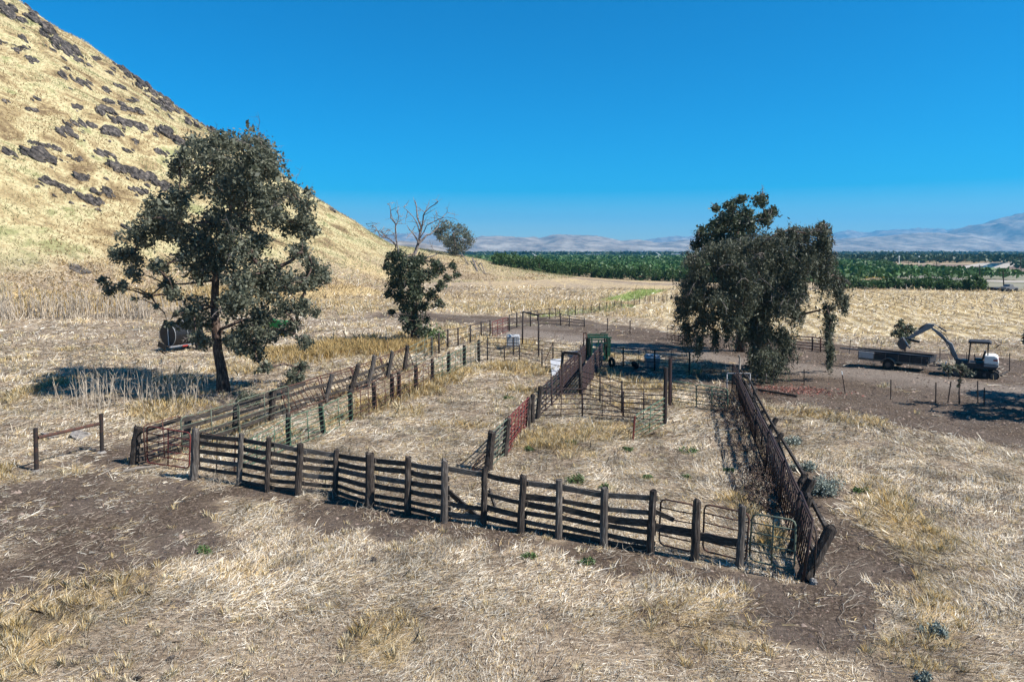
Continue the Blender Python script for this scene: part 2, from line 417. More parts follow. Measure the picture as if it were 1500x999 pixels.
# ------------------------------------------------------------------ ground material
def ground_material():
    m = NT('dry_grass_ground', 0.95, 0.1)
    A = m.attr('mA'); B = m.attr('mB')
    sa = m.n('ShaderNodeSeparateColor'); m.link(A.outputs['Color'], sa.inputs[0])
    sb = m.n('ShaderNodeSeparateColor'); m.link(B.outputs['Color'], sb.inputs[0])
    dirt, gold, green = sa.outputs; field, hill, _ = sb.outputs
    P = m.pos()
    big = m.noise(P, 0.10, 4, 0.6); mid = m.noise(P, 0.9, 5, 0.65); fine = m.noise(P, 9.0, 6, 0.75)
    # flattened straw: warped, stretched streaks in two directions
    def streak(rot, sx, sy, sc):
        v = m.pos((sx, sy, 1), rot); return m.noise(v, sc, 5, 0.7, 0.6)
    s1 = streak(0.35, 1.0, 5.0, 2.6); s2 = streak(-0.55, 1.0, 4.5, 3.1); s3 = streak(1.2, 1.0, 6.0, 2.2)
    sel = m.ramp(m.noise(P, 0.35, 3), [(0.42, 0.0), (0.58, 1.0)])
    st = m.mix(sel, s1, s2); st = m.mix(0.35, st, s3)
    straw = m.ramp(st, [(0.30, (.045, .034, .027)), (0.42, (.16, .123, .092)), (0.52, (.37, .30, .225)), (0.66, (.70, .615, .49))])
    patch = m.ramp(mid, [(0.33, (.62, .57, .54)), (0.52, (.95, .93, .90)), (0.7, (1.12, 1.05, .95))])
    straw = m.mix(1.0, straw, patch, 'MULTIPLY')
    straw = m.mix(m.ramp(big, [(0.40, 0.0), (0.66, 0.35)]), straw, (.30, .22, .14))
    goldc = m.ramp(st, [(0.3, (.22, .145, .07)), (0.5, (.48, .36, .18)), (0.68, (.66, .54, .33))])
    gf = m.math('ADD', gold, m.math('MULTIPLY', m.math('SUBTRACT', mid, 0.5), 1.2)); gf = m.ramp(gf, [(0.30, 0.0), (0.7, 1.0)])
    c = m.mix(gf, straw, goldc)
    # hillside grass
    hs = m.noise(m.pos((1, 1, 1)), 0.16, 5, 0.7, 0.5)
    ht = m.noise(m.pos((1, 1, .35)), 2.2, 5, 0.75)
    hc = m.ramp(hs, [(0.36, (.17, .12, .065)), (0.45, (.33, .255, .135)), (0.54, (.48, .415, .24)), (0.64, (.25, .245, .115))])
    hc = m.mix(1.0, hc, m.ramp(ht, [(0.28, (.55, .5, .45)), (0.5, (.95, .95, .95)), (0.7, (1.3, 1.28, 1.2))]), 'MULTIPLY')
    c = m.mix(hill, c, hc)
    # stubble field with combine rows
    wv = m.n('ShaderNodeTexWave'); wv.wave_type = 'BANDS'; wv.bands_direction = 'X'
    wv.inputs['Scale'].default_value = 0.145; wv.inputs['Distortion'].default_value = 3.2; wv.inputs['Detail'].default_value = 3
    wv.inputs['Detail Scale'].default_value = 1.6
    m.link(m.pos((1, 1, 1), 0.236), wv.inputs['Vector'])
    fc = m.ramp(wv.outputs['Fac'], [(0.1, (.33, .245, .125)), (0.6, (.48, .38, .21)), (0.95, (.58, .48, .30))])
    fc = m.mix(1.0, fc, m.ramp(m.noise(P, 0.6, 6, 0.75), [(0.3, (.62, .58, .5)), (0.5, (.95, .93, .9)), (0.7, (1.25, 1.25, 1.2))]), 'MULTIPLY')
    c = m.mix(field, c, fc)
    grc = m.ramp(fine, [(0.3, (.12, .15, .045)), (0.6, (.26, .32, .09))])
    c = m.mix(m.ramp(m.math('ADD', green, m.math('MULTIPLY', m.math('SUBTRACT', mid, 0.5), 0.8)), [(0.35, 0.0), (0.75, 1.0)]), c, grc)
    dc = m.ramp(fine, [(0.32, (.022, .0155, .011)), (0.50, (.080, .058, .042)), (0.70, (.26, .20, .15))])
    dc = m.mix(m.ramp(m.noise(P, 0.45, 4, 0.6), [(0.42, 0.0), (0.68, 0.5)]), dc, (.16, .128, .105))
    pale = sb.outputs[2]; dc = m.mix(m.math('MULTIPLY', pale, 0.85), dc, m.ramp(fine, [(0.3, (.13, .105, .085)), (0.6, (.25, .21, .175))]))
    pink = m.ramp(m.noise(P, 14, 2), [(0.66, 0.0), (0.72, 0.5)]); dc = m.mix(pink, dc, (.36, .22, .18))
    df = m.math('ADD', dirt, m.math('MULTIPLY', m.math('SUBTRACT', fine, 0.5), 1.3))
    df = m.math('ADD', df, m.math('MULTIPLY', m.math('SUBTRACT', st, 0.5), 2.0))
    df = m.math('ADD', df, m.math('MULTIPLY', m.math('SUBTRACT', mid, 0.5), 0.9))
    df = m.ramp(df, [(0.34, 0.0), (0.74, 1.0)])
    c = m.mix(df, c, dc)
    m.color(c)
    hgt = m.math('ADD', m.math('MULTIPLY', st, 0.7), m.math('MULTIPLY', fine, 0.3))
    m.bump(m.math('ADD', hgt, m.math('MULTIPLY', m.noise(P, 28, 3, .7), .35)), 1.0, 0.10)
    return m.m
def axis(a0, a1, step, lo, hi, g=1.06):
    xs = list(np.arange(a0, a1+1e-6, step)); s = step
    up_ = []; x = xs[-1]
    while x < hi: s = min(s*g, s+400); x += s; up_.append(x)
    s = step; dn = []; x = xs[0]
    while x > lo: s *= g; x -= s; dn.append(x)
    return np.array(dn[::-1]+xs+up_)
gx = axis(-34, 30, 0.30, -16000, 16000, 1.045); gy = axis(9, 62, 0.30, -200, 17000, 1.03)
GX, GY = np.meshgrid(gx, gy); X = GX.ravel(); Y = GY.ravel(); Z = terrain(X, Y)
nx, ny = len(gx), len(gy)
ii = (np.arange(ny-1)[:, None]*nx + np.arange(nx-1)[None, :]).ravel()
F = np.stack([ii, ii+1, ii+nx+1, ii+nx], 1)
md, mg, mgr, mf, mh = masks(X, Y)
mp = np.zeros(len(X))
for pts, r in ((stroke([(1100, 532), (1250, 545), (1400, 562), (1600, 588)]), 2.6), (stroke([(760, 490), (850, 500), (900, 510)]), 3.5), (stroke([(1000, 520), (1100, 530)]), 2.0), (stroke([(930, 470), (1010, 438)]), 3)):
    mp = np.maximum(mp, 1-sstep(r*.4, r*1.3, seg_dist(X, Y, pts)+fbm(X, Y, 2.5, 3)*1.5))
mp = np.maximum(mp, .5*sstep(.1, .5, fbm(X+70, Y, 4, 3))*(Y > 50)*(X < 15))
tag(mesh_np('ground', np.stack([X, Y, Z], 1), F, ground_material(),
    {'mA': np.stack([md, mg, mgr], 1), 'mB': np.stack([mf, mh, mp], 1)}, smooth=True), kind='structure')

# ------------------------------------------------------------------ distant mountains
def mountain_mat(name, a, b, c):
    m = NT(name, 1.0, 0.0)
    f = m.noise(m.pos(), 0.006, 9, 0.74); m.color(m.ramp(f, [(0.36, a), (0.5, b), (0.66, c)])); return m.m
MM = mountain_mat('dry_mountain', (.10, .075, .055), (.24, .19, .14), (.42, .36, .28))
def mountains(name, D, prof, depth=2600, seed=0, rough=0.16):
    """ridge: prof = (pixel x, pixel y of the crest) pairs read at distance D"""
    px = np.array([p[0] for p in prof], float); py = np.array([p[1] for p in prof], float)
    xs = (px-750)/1000*D; hs = (370-py)/1000*D + CAMH
    x = np.arange(xs[0], xs[-1], D*0.0035); t = np.linspace(0, 1, 46)
    XX, TT = np.meshgrid(x, t)
    base = np.interp(XX, xs, hs)
    sh = np.sin(np.clip(TT, 0, 1)*math.pi)**0.85
    YY = D - depth/2 + TT*depth
    n = fbm(XX+seed*999, YY*1.0, 900, 6); rid = 1-np.abs(fbm(XX*1.0+seed*77, YY*0.6, 420, 5))*3.0
    ZZ = base*sh*(0.80 + 0.36*rid*0.5 + n*rough*1.5) - 3
    ZZ[0, :] = -3; ZZ[-1, :] = -3
    nxx, nyy = len(x), len(t); i2 = (np.arange(nyy-1)[:, None]*nxx + np.arange(nxx-1)[None, :]).ravel()
    FF = np.stack([i2, i2+1, i2+nxx+1, i2+nxx], 1)
    tag(mesh_np(name, np.stack([XX.ravel(), YY.ravel(), ZZ.ravel()], 1), FF, MM), kind='structure')
mountains('mountain_range', 6200, [(520, 372), (620, 350), (690, 343), (740, 340), (790, 346), (810, 343), (840, 345), (880, 346), (905, 351), (950, 353), (1000, 349), (1030, 345),
    (1080, 347), (1150, 352), (1220, 349), (1300, 343), (1340, 340), (1380, 344), (1410, 338), (1440, 326), (1480, 314), (1520, 306), (1600, 300), (1750, 320), (1950, 345), (2100, 372)], 2400, 1)
mountains('mountain_range', 9500, [(380, 372), (480, 350), (560, 342), (620, 340), (670, 348), (730, 356), (900, 358), (980, 348), (1060, 340), (1150, 345), (1250, 340), (1330, 334), (1400, 330), (1480, 332), (1600, 325), (1800, 350), (2000, 372)], 2600, 5)
mountains('mountain_range', 3600, [(-400, 372), (-200, 358), (100, 352), (500, 352), (590, 351), (640, 357), (690, 372)], 1200, 9)

# ------------------------------------------------------------------ far fields, canal, tracks: sheets lying on the valley floor
def sheet(name, pts, z, mat):
    b = MB(); P_ = [at(px, py, 1.0) for px, py in pts]
    vs = []
    for px, py in pts:
        d = ray(px, py); t = -(CAMH-z)/d[2]; vs.append((t*d[0], t*d[1], z))
    b.add(vs, [tuple(range(len(vs)))])
    return tag(b.build(name, mat), kind='structure')
def field_mat(name, a, b, sc=(0.05, .3, 1), rot=0.2):
    m = NT(name, 1.0, 0.05); f = m.noise(m.pos(sc, rot), 0.6, 6, 0.7)
    m.color(m.ramp(f, [(0.35, a), (0.65, b)])); return m.m
FB = field_mat('brown_tilled_field', (.12, .09, .075), (.22, .165, .13))
FG = field_mat('fallow_field', (.15, .145, .10), (.27, .25, .19))
FP = field_mat('pale_track', (.30, .27, .235), (.42, .38, .33))
FGN = field_mat('green_floor', (.05, .08, .03), (.09, .12, .05))
sheet('field_brown', [(1200, 401), (1250, 387.5), (1620, 387.5), (1620, 398), (1330, 402)], .05, FB)
sheet('field_fallow', [(1300, 406), (1330, 400), (1700, 394), (1900, 432), (1470, 426), (1320, 413)], .07, FG)
sheet('dirt_track', [(1308, 400.5), (1325, 398.5), (1350, 401.5), (1385, 406.5), (1480, 411), (1700, 414), (1700, 416.5), (1470, 413.5), (1350, 408), (1300, 406)], .10, FP)
sheet('canal_bank', [(1385, 394.5), (1440, 385.0), (1490, 383.5), (1492, 388.5), (1462, 395.0)], .09, FP)
wm = NT('canal_water', 0.08, 0.5); wm.color((.02, .10, .22)); wm.b.inputs['Metallic'].default_value = 0.0
sheet('canal_water', [(1428, 393.6), (1452, 385.6), (1475, 384.6), (1462, 389.0), (1448, 393.8)], .13, wm.m)
sheet('orchard_floor', [(700, 380), (727, 388.5), (781, 397.5), (827, 403.5), (883, 408), (930, 411), (995, 413), (1100, 416), (1235, 412), (1312, 402.5), (1290, 392), (1235, 387), (1235, 373.5), (690, 373.5)], .06, FGN)

# ------------------------------------------------------------------ leaves
def leaf_quads(P_, L, W, droop=0.0, r=rng):
    """P_: (n,3) positions -> folded rhombus leaves; returns V,F"""
    n = len(P_)
    a = r.normal(size=(n, 3)); a[:, 2] -= droop; a /= np.linalg.norm(a, axis=1)[:, None]+1e-9
    b = r.normal(size=(n, 3)); b -= a*(a*b).sum(1)[:, None]; b /= np.linalg.norm(b, axis=1)[:, None]+1e-9
    k_ = np.clip(r.lognormal(0, .38, n), .4, 2.0); L_ = (L*k_)[:, None]; W_ = (W*k_*r.uniform(.7, 1.25, n))[:, None]
    V = np.stack([P_-a*L_/2, P_+b*W_/2, P_+a*L_/2, P_-b*W_/2], 1).reshape(-1, 3)
    F = np.arange(4*n).reshape(n, 4)
    return V, F
def crown_points(C, Rr, n_each, r=rng, sub=13):
    out = []
    for c, rad in zip(C, Rr):
        n = int(n_each*rad*rad)
        s = r.normal(size=(sub, 3)); s /= np.linalg.norm(s, axis=1)[:, None]; s *= rad*(r.uniform(.25, 1, (sub, 1))**.5)*0.85
        s[:, 2] *= 0.85
        k = r.integers(0, sub, n)
        p = s[k] + r.normal(size=(n, 3))*rad*0.23
        out.append(p + np.array(c))
    return np.concatenate(out)
def limbs(trunk_pts, trunk_r, C, Rr, mb_trunk, mb_limb, rscale=1.0):
    nodes = [Vector(p) for p in trunk_pts]; par = [i-1 for i in range(len(nodes))]; cnt = [0]*len(nodes)
    nt = len(nodes)
    lo = nt//3
    order = sorted(range(len(C)), key=lambda i: (Vector(C[i])-nodes[-1]).length)
    for i in order:
        c = Vector(C[i]); best = None
        for j, nd in enumerate(nodes):
            if j < lo and nt > 2: continue
            d = (c-nd).length + (0.35*max(0, nd.z-c.z)) + (0.0 if j < nt else 0.12*(nd-nodes[nt-1]).length)
            if best is None or d < best[0]: best = (d, j)
        nodes.append(c); par.append(best[1]); cnt.append(0)
    for i in range(nt, len(nodes)):
        j = i
        while j >= nt: cnt[j] += 1; j = par[j]
    for i in range(nt, len(nodes)):
        a = nodes[par[i]]; b = nodes[i]; L = (b-a).length
        r0 = rscale*(0.018+0.022*math.sqrt(cnt[i])); r1 = rscale*(0.012+0.014*math.sqrt(max(cnt[i]-1, 0)))
        mid = a.lerp(b, .5) + Vector((random.uniform(-1, 1), random.uniform(-1, 1), random.uniform(-.3, 1)))*L*0.13
        pts = [a, a.lerp(mid, .55), mid, mid.lerp(b, .5)+Vector((0, 0, random.uniform(-.1, .1)*L*.4)), b]
        mb_limb.tube(pts, [r0, r0*.9, (r0+r1)/2, r1, r1*.7], n=5)
        for k in range(3):
            e = b + Vector((random.gauss(0, 1), random.gauss(0, 1), random.gauss(0.1, 1))).normalized()*Rr_avg(Rr)*random.uniform(.5, 1.05)
            q = b.lerp(e, .5)+Vector((random.gauss(0, .08), random.gauss(0, .08), random.gauss(0, .08)))
            mb_limb.tube([b, q, e], [r1*.6, r1*.4, .004], n=4)
    mb_trunk.tube(trunk_pts, trunk_r, n=10, jit=.05)
def Rr_avg(Rr): return sum(Rr)/len(Rr)
def build_tree(name, label, cat, base, clumps, trunk, trunk_r, depth, leafmat, dens, L, W, droop=0.0, strands=0, strand_len=1.2, group=None, barkm='bark', seed=1, dup=2, Y0=None, twigs=0):
    """clumps and trunk are survey-photo spots on a plane through the tree, spread in depth round it"""
    rr = np.random.default_rng(seed); random.seed(seed)
    bp = G(*base) if Y0 is None else Vector((at(base[0], base[1], Y0).x, Y0, float(terrain(at(base[0], base[1], Y0).x, Y0))))
    mpp = bp.y/(1000*_c)/1.0
    cx = np.array([c[0] for c in clumps]); x0, x1 = cx.min(), cx.max(); mx = (x0+x1)/2; hw = (x1-x0)/2+1
    C = []; Rr = []
    for (px, py, r) in clumps:
        amp = depth*math.sqrt(max(0.05, 1-((px-mx)/hw)**2))
        for k in range(dup):
            off = rr.uniform(-1, 1)*amp if dup == 1 else ((-1)**k)*rr.uniform(.05, 1)*amp
            C.append(tuple(at(px+rr.normal()*r*.15, py+rr.normal()*r*.15, bp.y+off))); Rr.append(r*mpp*(1.0 if k == 0 else .92))
    root = empty(name, bp, label, cat, group)
    tp = [at(px, py, bp.y + o) for (px, py, o) in trunk]; tp[0].z -= 0.25
    mt = MB(); ml = MB(); limbs(tp, trunk_r, C, Rr, mt, ml)
    if len(C) <= 30: mt.add(ml.V, ml.F)
    mt.build('trunk', M[barkm], root, smooth=True); ml.build('limb', M[barkm], root, smooth=True) if len(C) > 30 else None
    if twigs:
        tw = MB(); cc = Vector(np.array(C).mean(0))
        for k in range(twigs):
            i = random.randrange(len(C)); c = Vector(C[i]); o_ = (c-cc).normalized(); o_ = (o_+Vector((random.gauss(0, .6), random.gauss(0, .6), random.gauss(.1, .6)))).normalized()
            p = c+o_*Rr[i]*.55; d = (o_+Vector((0, 0, .3))).normalized(); pts = [p]; st = Rr[i]*random.uniform(.16, .34)
            for q in range(5):
                d = (d+Vector((random.gauss(0, .25), random.gauss(0, .25), -.10-.32*droop+random.gauss(0, .15)))).normalized(); pts.append(pts[-1]+d*st)
            r0 = random.uniform(.012, .028); tw.tube(pts, [r0, r0*.85, r0*.7, r0*.5, r0*.35, r0*.2], n=4, cap=False)
            for q in (2, 3, 4): tw.tube([pts[q], pts[q]+Vector((random.gauss(0, 1), random.gauss(0, 1), random.gauss(-.2, .7))).normalized()*st*1.4], [r0*.5, r0*.2], n=3, cap=False)
        tag(tw.build('bare_twigs', M['deadbark'], root), kind='stuff')
    P_ = crown_points(C, Rr, dens, rr)
    if strands:
        idx = rr.integers(0, len(C), strands); S = []
        for i in idx:
            c = np.array(C[i]); st = c + rr.normal(size=3)*Rr[i]*.55; ln = strand_len*rr.uniform(.4, 1.3); n = int(ln*22)
            t = np.sort(rr.uniform(0, 1, n)); dx = rr.normal(size=2)*.12
            q = np.stack([st[0]+dx[0]*t+rr.normal(size=n)*.05, st[1]+dx[1]*t+rr.normal(size=n)*.05, st[2]-t*ln], 1); S.append(q)
        P_ = np.concatenate([P_]+S)
    gz = terrain(P_[:, 0], P_[:, 1]); P_ = P_[P_[:, 2] > gz+0.08]
    V, F = leaf_quads(P_, L, W, droop, rr)
    cl = np.clip(rr.normal(.42, .22, len(P_)), 0, 1)[:, None]; cl = np.repeat(np.concatenate([cl, cl, cl], 1), 4, 0)
    mesh_np('crown', V, F, M[leafmat], cl, root)
    print(name, len(P_))
    return root
def zc(lst, ox, oy, s): return [(ox+a/s, oy+b/s, c/s) for a, b, c in lst]

LT = zc([(440,80,55),(520,70,50),(590,90,60),(650,120,45),(390,110,50),(480,150,75),(570,170,75),(650,180,60),(335,165,42),(400,200,48),(460,60,30),(620,70,25),
  (270,290,45),(320,300,55),(235,340,45),(200,400,55),(280,370,65),(350,370,60),(180,470,45),(130,455,35),(80,555,22),(95,585,22),(140,570,26),(185,520,32),(340,240,40),
  (370,700,36),(400,745,30),(430,770,30),(520,760,36),(560,790,30),(600,750,34),(300,700,16),(500,250,70),(580,260,70),(650,260,60),(720,240,45),(765,290,42),(790,240,18),(790,370,50),(725,350,52),(640,330,58),(560,350,60),(470,350,70),(400,420,65),(480,450,70),
  (350,480,40),(270,500,35),(300,560,32),(325,600,30),(410,530,42),(440,500,50),(540,430,60),(600,450,55),(560,520,62),(640,520,60),(620,400,40),(750,450,45),(810,500,42),
  (845,540,32),(780,560,45),(700,570,55),(640,600,55),(560,600,60),(510,640,50),(400,640,50),(375,670,32),(620,680,50),(570,710,45),(530,750,42),(700,650,40),(760,640,40),(810,660,24),
  (750,700,30),(775,760,30),(640,740,35),(610,800,34),(635,850,28),(755,850,28),(740,885,35),(760,890,22),(430,700,35),(700,720,25),(230,600,14),(185,615,10),(260,640,10),(330,670,14)], 120, 180, 2.378)
build_tree('eucalyptus_tree', 'tall eucalyptus tree with open dark crown on the left, shading the black tank trailer', 'tree', (328, 576), LT,
  [(328, 578, 0), (325, 545, 0), (319, 515, 0), (317, 485, .1), (314, 450, .2), (316, 410, 0), (326, 370, -.2), (335, 330, 0), (340, 290, .2), (342, 250, 0)], [.42, .31, .27, .25, .22, .19, .15, .12, .08, .05],
  4.2, 'leaf_dark', 640, .19, .10, 0.3, seed=5, twigs=90)
RT = zc([(240,380,55),(300,330,55),(380,320,65),(470,310,70),(560,290,65),(640,280,62),(720,270,55),(780,240,36),(850,230,40),(860,280,36),(820,320,55),(885,350,28),(740,350,62),(650,370,70),(550,390,75),
  (450,400,75),(350,420,75),(260,450,65),(200,500,55),(180,570,48),(160,620,36),(230,560,60),(300,540,70),(400,500,80),(500,500,80),(600,500,80),(700,450,70),(780,400,55),(840,400,45),(885,450,38),
  (930,470,34),(925,520,24),(872,600,26),(890,650,24),(882,720,20),(890,790,13),(888,840,9),(700,500,60),(740,520,45),(520,560,80),(360,560,60),(450,680,60),(540,680,70),(600,900,40),(540,880,40),(250,680,30),(380,690,26),(190,700,32),(245,760,24),(300,640,50),(380,620,55),(470,600,80),(560,620,80),(650,600,72),(710,560,55),
  (720,640,36),(480,720,60),(560,740,72),(640,740,60),(675,800,40),(520,830,45),(580,850,62),(640,860,45),(560,910,45),(615,910,24),(330,720,16),(960,550,14),(845,195,18),(640,235,22),(700,228,20)], 950, 270, 3.329)
build_tree('willow_like_tree', 'wide drooping tree with drab hanging foliage at the far right corner of the corral', 'tree', (1112, 553), RT,
  [(1112, 555, 0), (1113, 530, 0), (1110, 500, .1), (1108, 470, .2), (1105, 440, 0), (1108, 410, 0), (1112, 380, 0)], [.5, .42, .36, .33, .26, .18, .1],
  4.0, 'leaf_drab', 1350, .16, .052, 1.0, strands=2300, strand_len=1.1, seed=8, twigs=300)
BT = zc([(330,120,24),(400,110,36),(450,80,30),(540,80,40),(600,130,36),(570,170,45),(480,150,52),(400,170,55),(340,200,55),(280,240,42),(430,220,55),(500,210,45),(350,260,55),(240,290,36),(300,300,50),(440,280,60),(520,330,80),(420,400,90),(560,440,90),(450,520,80)], 950, 270, 3.329)
build_tree('broadleaf_tree', 'dark round-topped tree standing just behind the drooping tree', 'tree', (1085, 515), BT,
  [(1085, 516, 0), (1085, 480, 0), (1082, 440, 0), (1080, 400, 0), (1078, 360, 0), (1082, 330, 0)], [.4, .35, .3, .24, .17, .08],
  3.4, 'leaf_deep', 700, .19, .115, 0.2, seed=3, twigs=60)
MT = zc([(300,400,42),(370,390,45),(290,460,40),(340,480,55),(420,450,65),(490,420,42),(570,440,36),(600,480,36),(680,460,30),(700,510,26),(650,530,30),(560,510,45),(600,580,36),(480,520,65),(400,560,75),(320,560,45),
  (300,630,34),(360,640,55),(450,620,65),(540,630,42),(590,680,28),(620,700,16),(500,700,52),(400,710,52),(310,740,24),(380,780,36),(460,790,52),(520,790,26),(480,850,45),(420,840,36),(520,860,30)], 500, 280, 4.1615)
mt_root = build_tree('half_dead_tree', 'half dead tree, dense green below and bare branches above, behind the left fence', 'tree', (606, 502), MT,
  [(606, 504, 0), (608, 480, 0), (607, 450, 0), (605, 420, 0), (605, 390, 0), (606, 372, 0)], [.4, .32, .28, .25, .2, .16],
  2.6, 'leaf_deep', 620, .20, .115, 0.3, seed=12, twigs=70)
# its bare crown
b = MB(); Yb = parent_world(mt_root).y; random.seed(4)
def bare(pts, r0, r1, depth=0.0, twigs=6, tl=18):
    P_ = [at(500+x/4.1615, 280+y/4.1615, Yb + depth*i/len(pts)) for i, (x, y) in enumerate(pts)]
    rs = [r0+(r1-r0)*i/(len(P_)-1) for i in range(len(P_))]
    fine = []; fr = []
    for i in range(len(P_)-1):
        for f in (0, .5): fine.append(P_[i].lerp(P_[i+1], f)+(Vector((random.gauss(0, .1), random.gauss(0, .1), random.gauss(0, .1))) if f else Vector())); fr.append(rs[i])
    fine.append(P_[-1]); fr.append(rs[-1]); b.tube(fine, fr, n=5)
    for k in range(twigs):
        i = random.randrange(len(fine)//3, len(fine)); s = fine[i]; d = Vector((random.gauss(0, 1), random.gauss(0, 1), random.gauss(.5, .8))).normalized()
        e = s + d*random.uniform(.6, 1.6); m_ = s.lerp(e, .5)+Vector((random.gauss(0, .12),)*3)
        b.tube([s, m_, e], [.03, .02, .008], n=4)
        for q in range(2):
            e2 = m_ + Vector((random.gauss(0, 1), random.gauss(0, 1), random.gauss(.4, .8))).normalized()*random.uniform(.3, .8); b.tube([m_, e2], [.015, .006], n=3)
bare([(440,400),(470,320),(480,260),(480,200),(460,120),(450,60)], .16, .03, 1)
bare([(478,240),(500,150),(540,100),(590,65)], .08, .02, -1)
bare([(472,320),(520,270),(570,240),(600,180),(645,130)], .09, .02, 1.5)
bare([(468,310),(430,250),(400,210)], .07, .02, -1.5, 4)
bare([(476,250),(440,160),(380,100)], .06, .015, 1, 5)
bare([(470,300),(520,210),(600,170),(650,160)], .05, .015, -1, 5)
bare([(420,400),(345,400),(335,300),(330,200),(300,120),(280,80)], .10, .02, -1.2, 9)
bare([(340,330),(290,290),(230,260),(190,210),(150,200)], .07, .015, 1.2, 9)
bare([(335,340),(260,270),(215,240),(180,250)], .05, .015, 1.8, 6)
bare([(500,420),(545,400),(600,370)], .07, .02, 0, 3)
bare([(330,220),(350,150),(340,110)], .04, .012, 0, 4)
b.build('bare_branches', M['deadbark'], mt_root)
ST = zc([(600,230,42),(640,210,42),(620,270,42),(590,260,30),(650,300,40),(720,240,48),(770,270,42),(780,310,32),(700,300,55),(740,350,45),(690,350,45),(640,330,30),(670,370,22)], 500, 280, 4.1615)
build_tree('round_tree', 'round dark tree alone on the low spur of the hill', 'tree', (668, 375), ST, [(668, 377, 0), (667, 365, 0), (665, 350, 0), (664, 340, 0)], [.5, .4, .3, .15], 4.5, 'leaf_dark', 75, .38, .22, 0, seed=6)
fb = MB(); g0 = G(668, 377); rt = empty('fallen_branch', g0, 'bleached fallen branches lying down the spur beside the round tree', 'fallen branch'); random.seed(9)
for pts in ([(640,365),(700,362),(760,390),(820,440),(870,495)], [(700,362),(750,372),(800,420)], [(720,370),(790,395),(850,450),(880,500)], [(760,390),(765,430)], [(800,420),(830,480)], [(690,366),(740,400),(775,440)]):
    P_ = []
    for i, (x, y) in enumerate(pts):
        g = G(500+x/4.1615, 280+y/4.1615+2.5); P_.append(g + Vector((0, 0, .9 if i < len(pts)-1 else .1)))
    fb.tube(P_, [.22-.04*i for i in range(len(P_))], n=5)
    for k in range(7):
        s = random.choice(P_); fb.tube([s, s+Vector((random.gauss(0, 1.5), random.gauss(0, 1.5), random.uniform(-.6, 1)))], [.07, .03], n=3)
fb.build('branch', M['deadbark'], rt)
# saplings
build_tree('sapling', 'thin planted sapling with flat sparse crown in front of the excavator', 'sapling', (1406, 592), [(1383,541,7),(1392,538,7),(1400,539,6),(1407,537,8),(1415,542,7),(1421,546,6),(1409,557,4),(1404,565,3),(1388,549,3),(1411,550,4)],
  [(1406, 592, 0), (1405, 575, 0), (1406, 560, 0), (1407, 546, 0)], [.05, .04, .035, .02], .5, 'leaf_dark', 800, .14, .08, seed=2, dup=1)
build_tree('young_tree', 'small dense dark tree behind the flatbed trailer, beside the excavator bucket', 'tree', (1326, 523), [(1325,481,10),(1320,490,9),(1330,492,9),(1321,471,5),(1312,488,6),(1336,484,6),(1326,502,8),(1317,503,4),(1334,476,4),(1313,477,3),(1306,490,3)],
  [(1326, 524, 0), (1326, 510, 0), (1325, 495, 0), (1325, 480, 0)], [.09, .07, .05, .03], .7, 'leaf_deep', 700, .15, .08, seed=4, dup=2)
# crown of a tree outside the right edge of the frame, whose shade falls on the dirt
build_tree('roadside_tree', 'tree beyond the right edge, twigs reaching into view beside the road', 'tree', (1690, 604), [(1502,498,5),(1508,490,6),(1615,450,26),(1650,430,30),(1700,440,32),(1640,480,30),(1690,490,34),(1740,480,28),(1680,400,26),(1620,510,22),(1730,520,24),(1720,410,26),(1600,480,20),(1660,520,26)],
  [(1690, 606, 0), (1688, 560, 0), (1685, 510, 0), (1683, 450, 0)], [.3, .25, .2, .1], 3.0, 'leaf_dark', 520, .24, .12, seed=14)
# shrubs
def shrub(px, py, wpx, hpx, label, mat, L=.07, W=.035, n=900, name='sage_bush', cat='shrub', group=None):
    g = G(px, py); mpp = g.y/990; rr = np.random.default_rng(int(px*7+py))
    w = wpx*mpp; h = hpx*mpp
    k = 10; c = np.stack([rr.uniform(-.8, .8, k)*w, rr.uniform(-.8, .8, k)*w*.7, rr.uniform(.1, .6, k)*h], 1)
    i = rr.integers(0, k, n); p = c[i] + rr.normal(size=(n, 3))*np.array([w*.22, w*.22, h*.22]); p[:, 2] = np.abs(p[:, 2])
    P_ = p + np.array(g); V, F = leaf_quads(P_, L, W, -.5, rr); V[:, 2] = np.maximum(V[:, 2], g.z-.02)
    cl = np.clip(rr.normal(.5, .22, n), 0, 1)[:, None]; cl = np.repeat(np.concatenate([cl]*3, 1), 4, 0)
    root = empty(name, g, label, cat, group)
    mesh_np('foliage', V, F, M[mat], cl, root)
    s = MB()
    for q in range(14):
        e = Vector(c[q % k]) + Vector((rr.normal()*w*.3, rr.normal()*w*.3, h*.3)); s.tube([g, g+e*.5+Vector((0, 0, .03)), g+e], [.012, .008, .004], n=4)
    s.build('stem', M['bark'], root)
shrub(1160, 652, 17, 14, 'grey-green sage bush furthest along outside the right fence', 'leaf_sage')
shrub(1176, 688, 17, 13, 'small grey-green sage bush midway along outside the right fence', 'leaf_sage')
shrub(1206, 722, 27, 24, 'largest grey-green sage bush outside the right fence by the leaning brace', 'leaf_sage', n=2200)
shrub(1364, 930, 17, 16, 'lone grey-green bush in the dry grass at lower right', 'leaf_sage', n=900)
shrub(1352, 996, 12, 12, 'small grey-green bush at the bottom edge of the field', 'leaf_sage', n=500)
shrub(1262, 722, 12, 8, 'small low green weed right of the sage bushes', 'leaf_fresh', n=350, name='weed_plant', cat='weed')
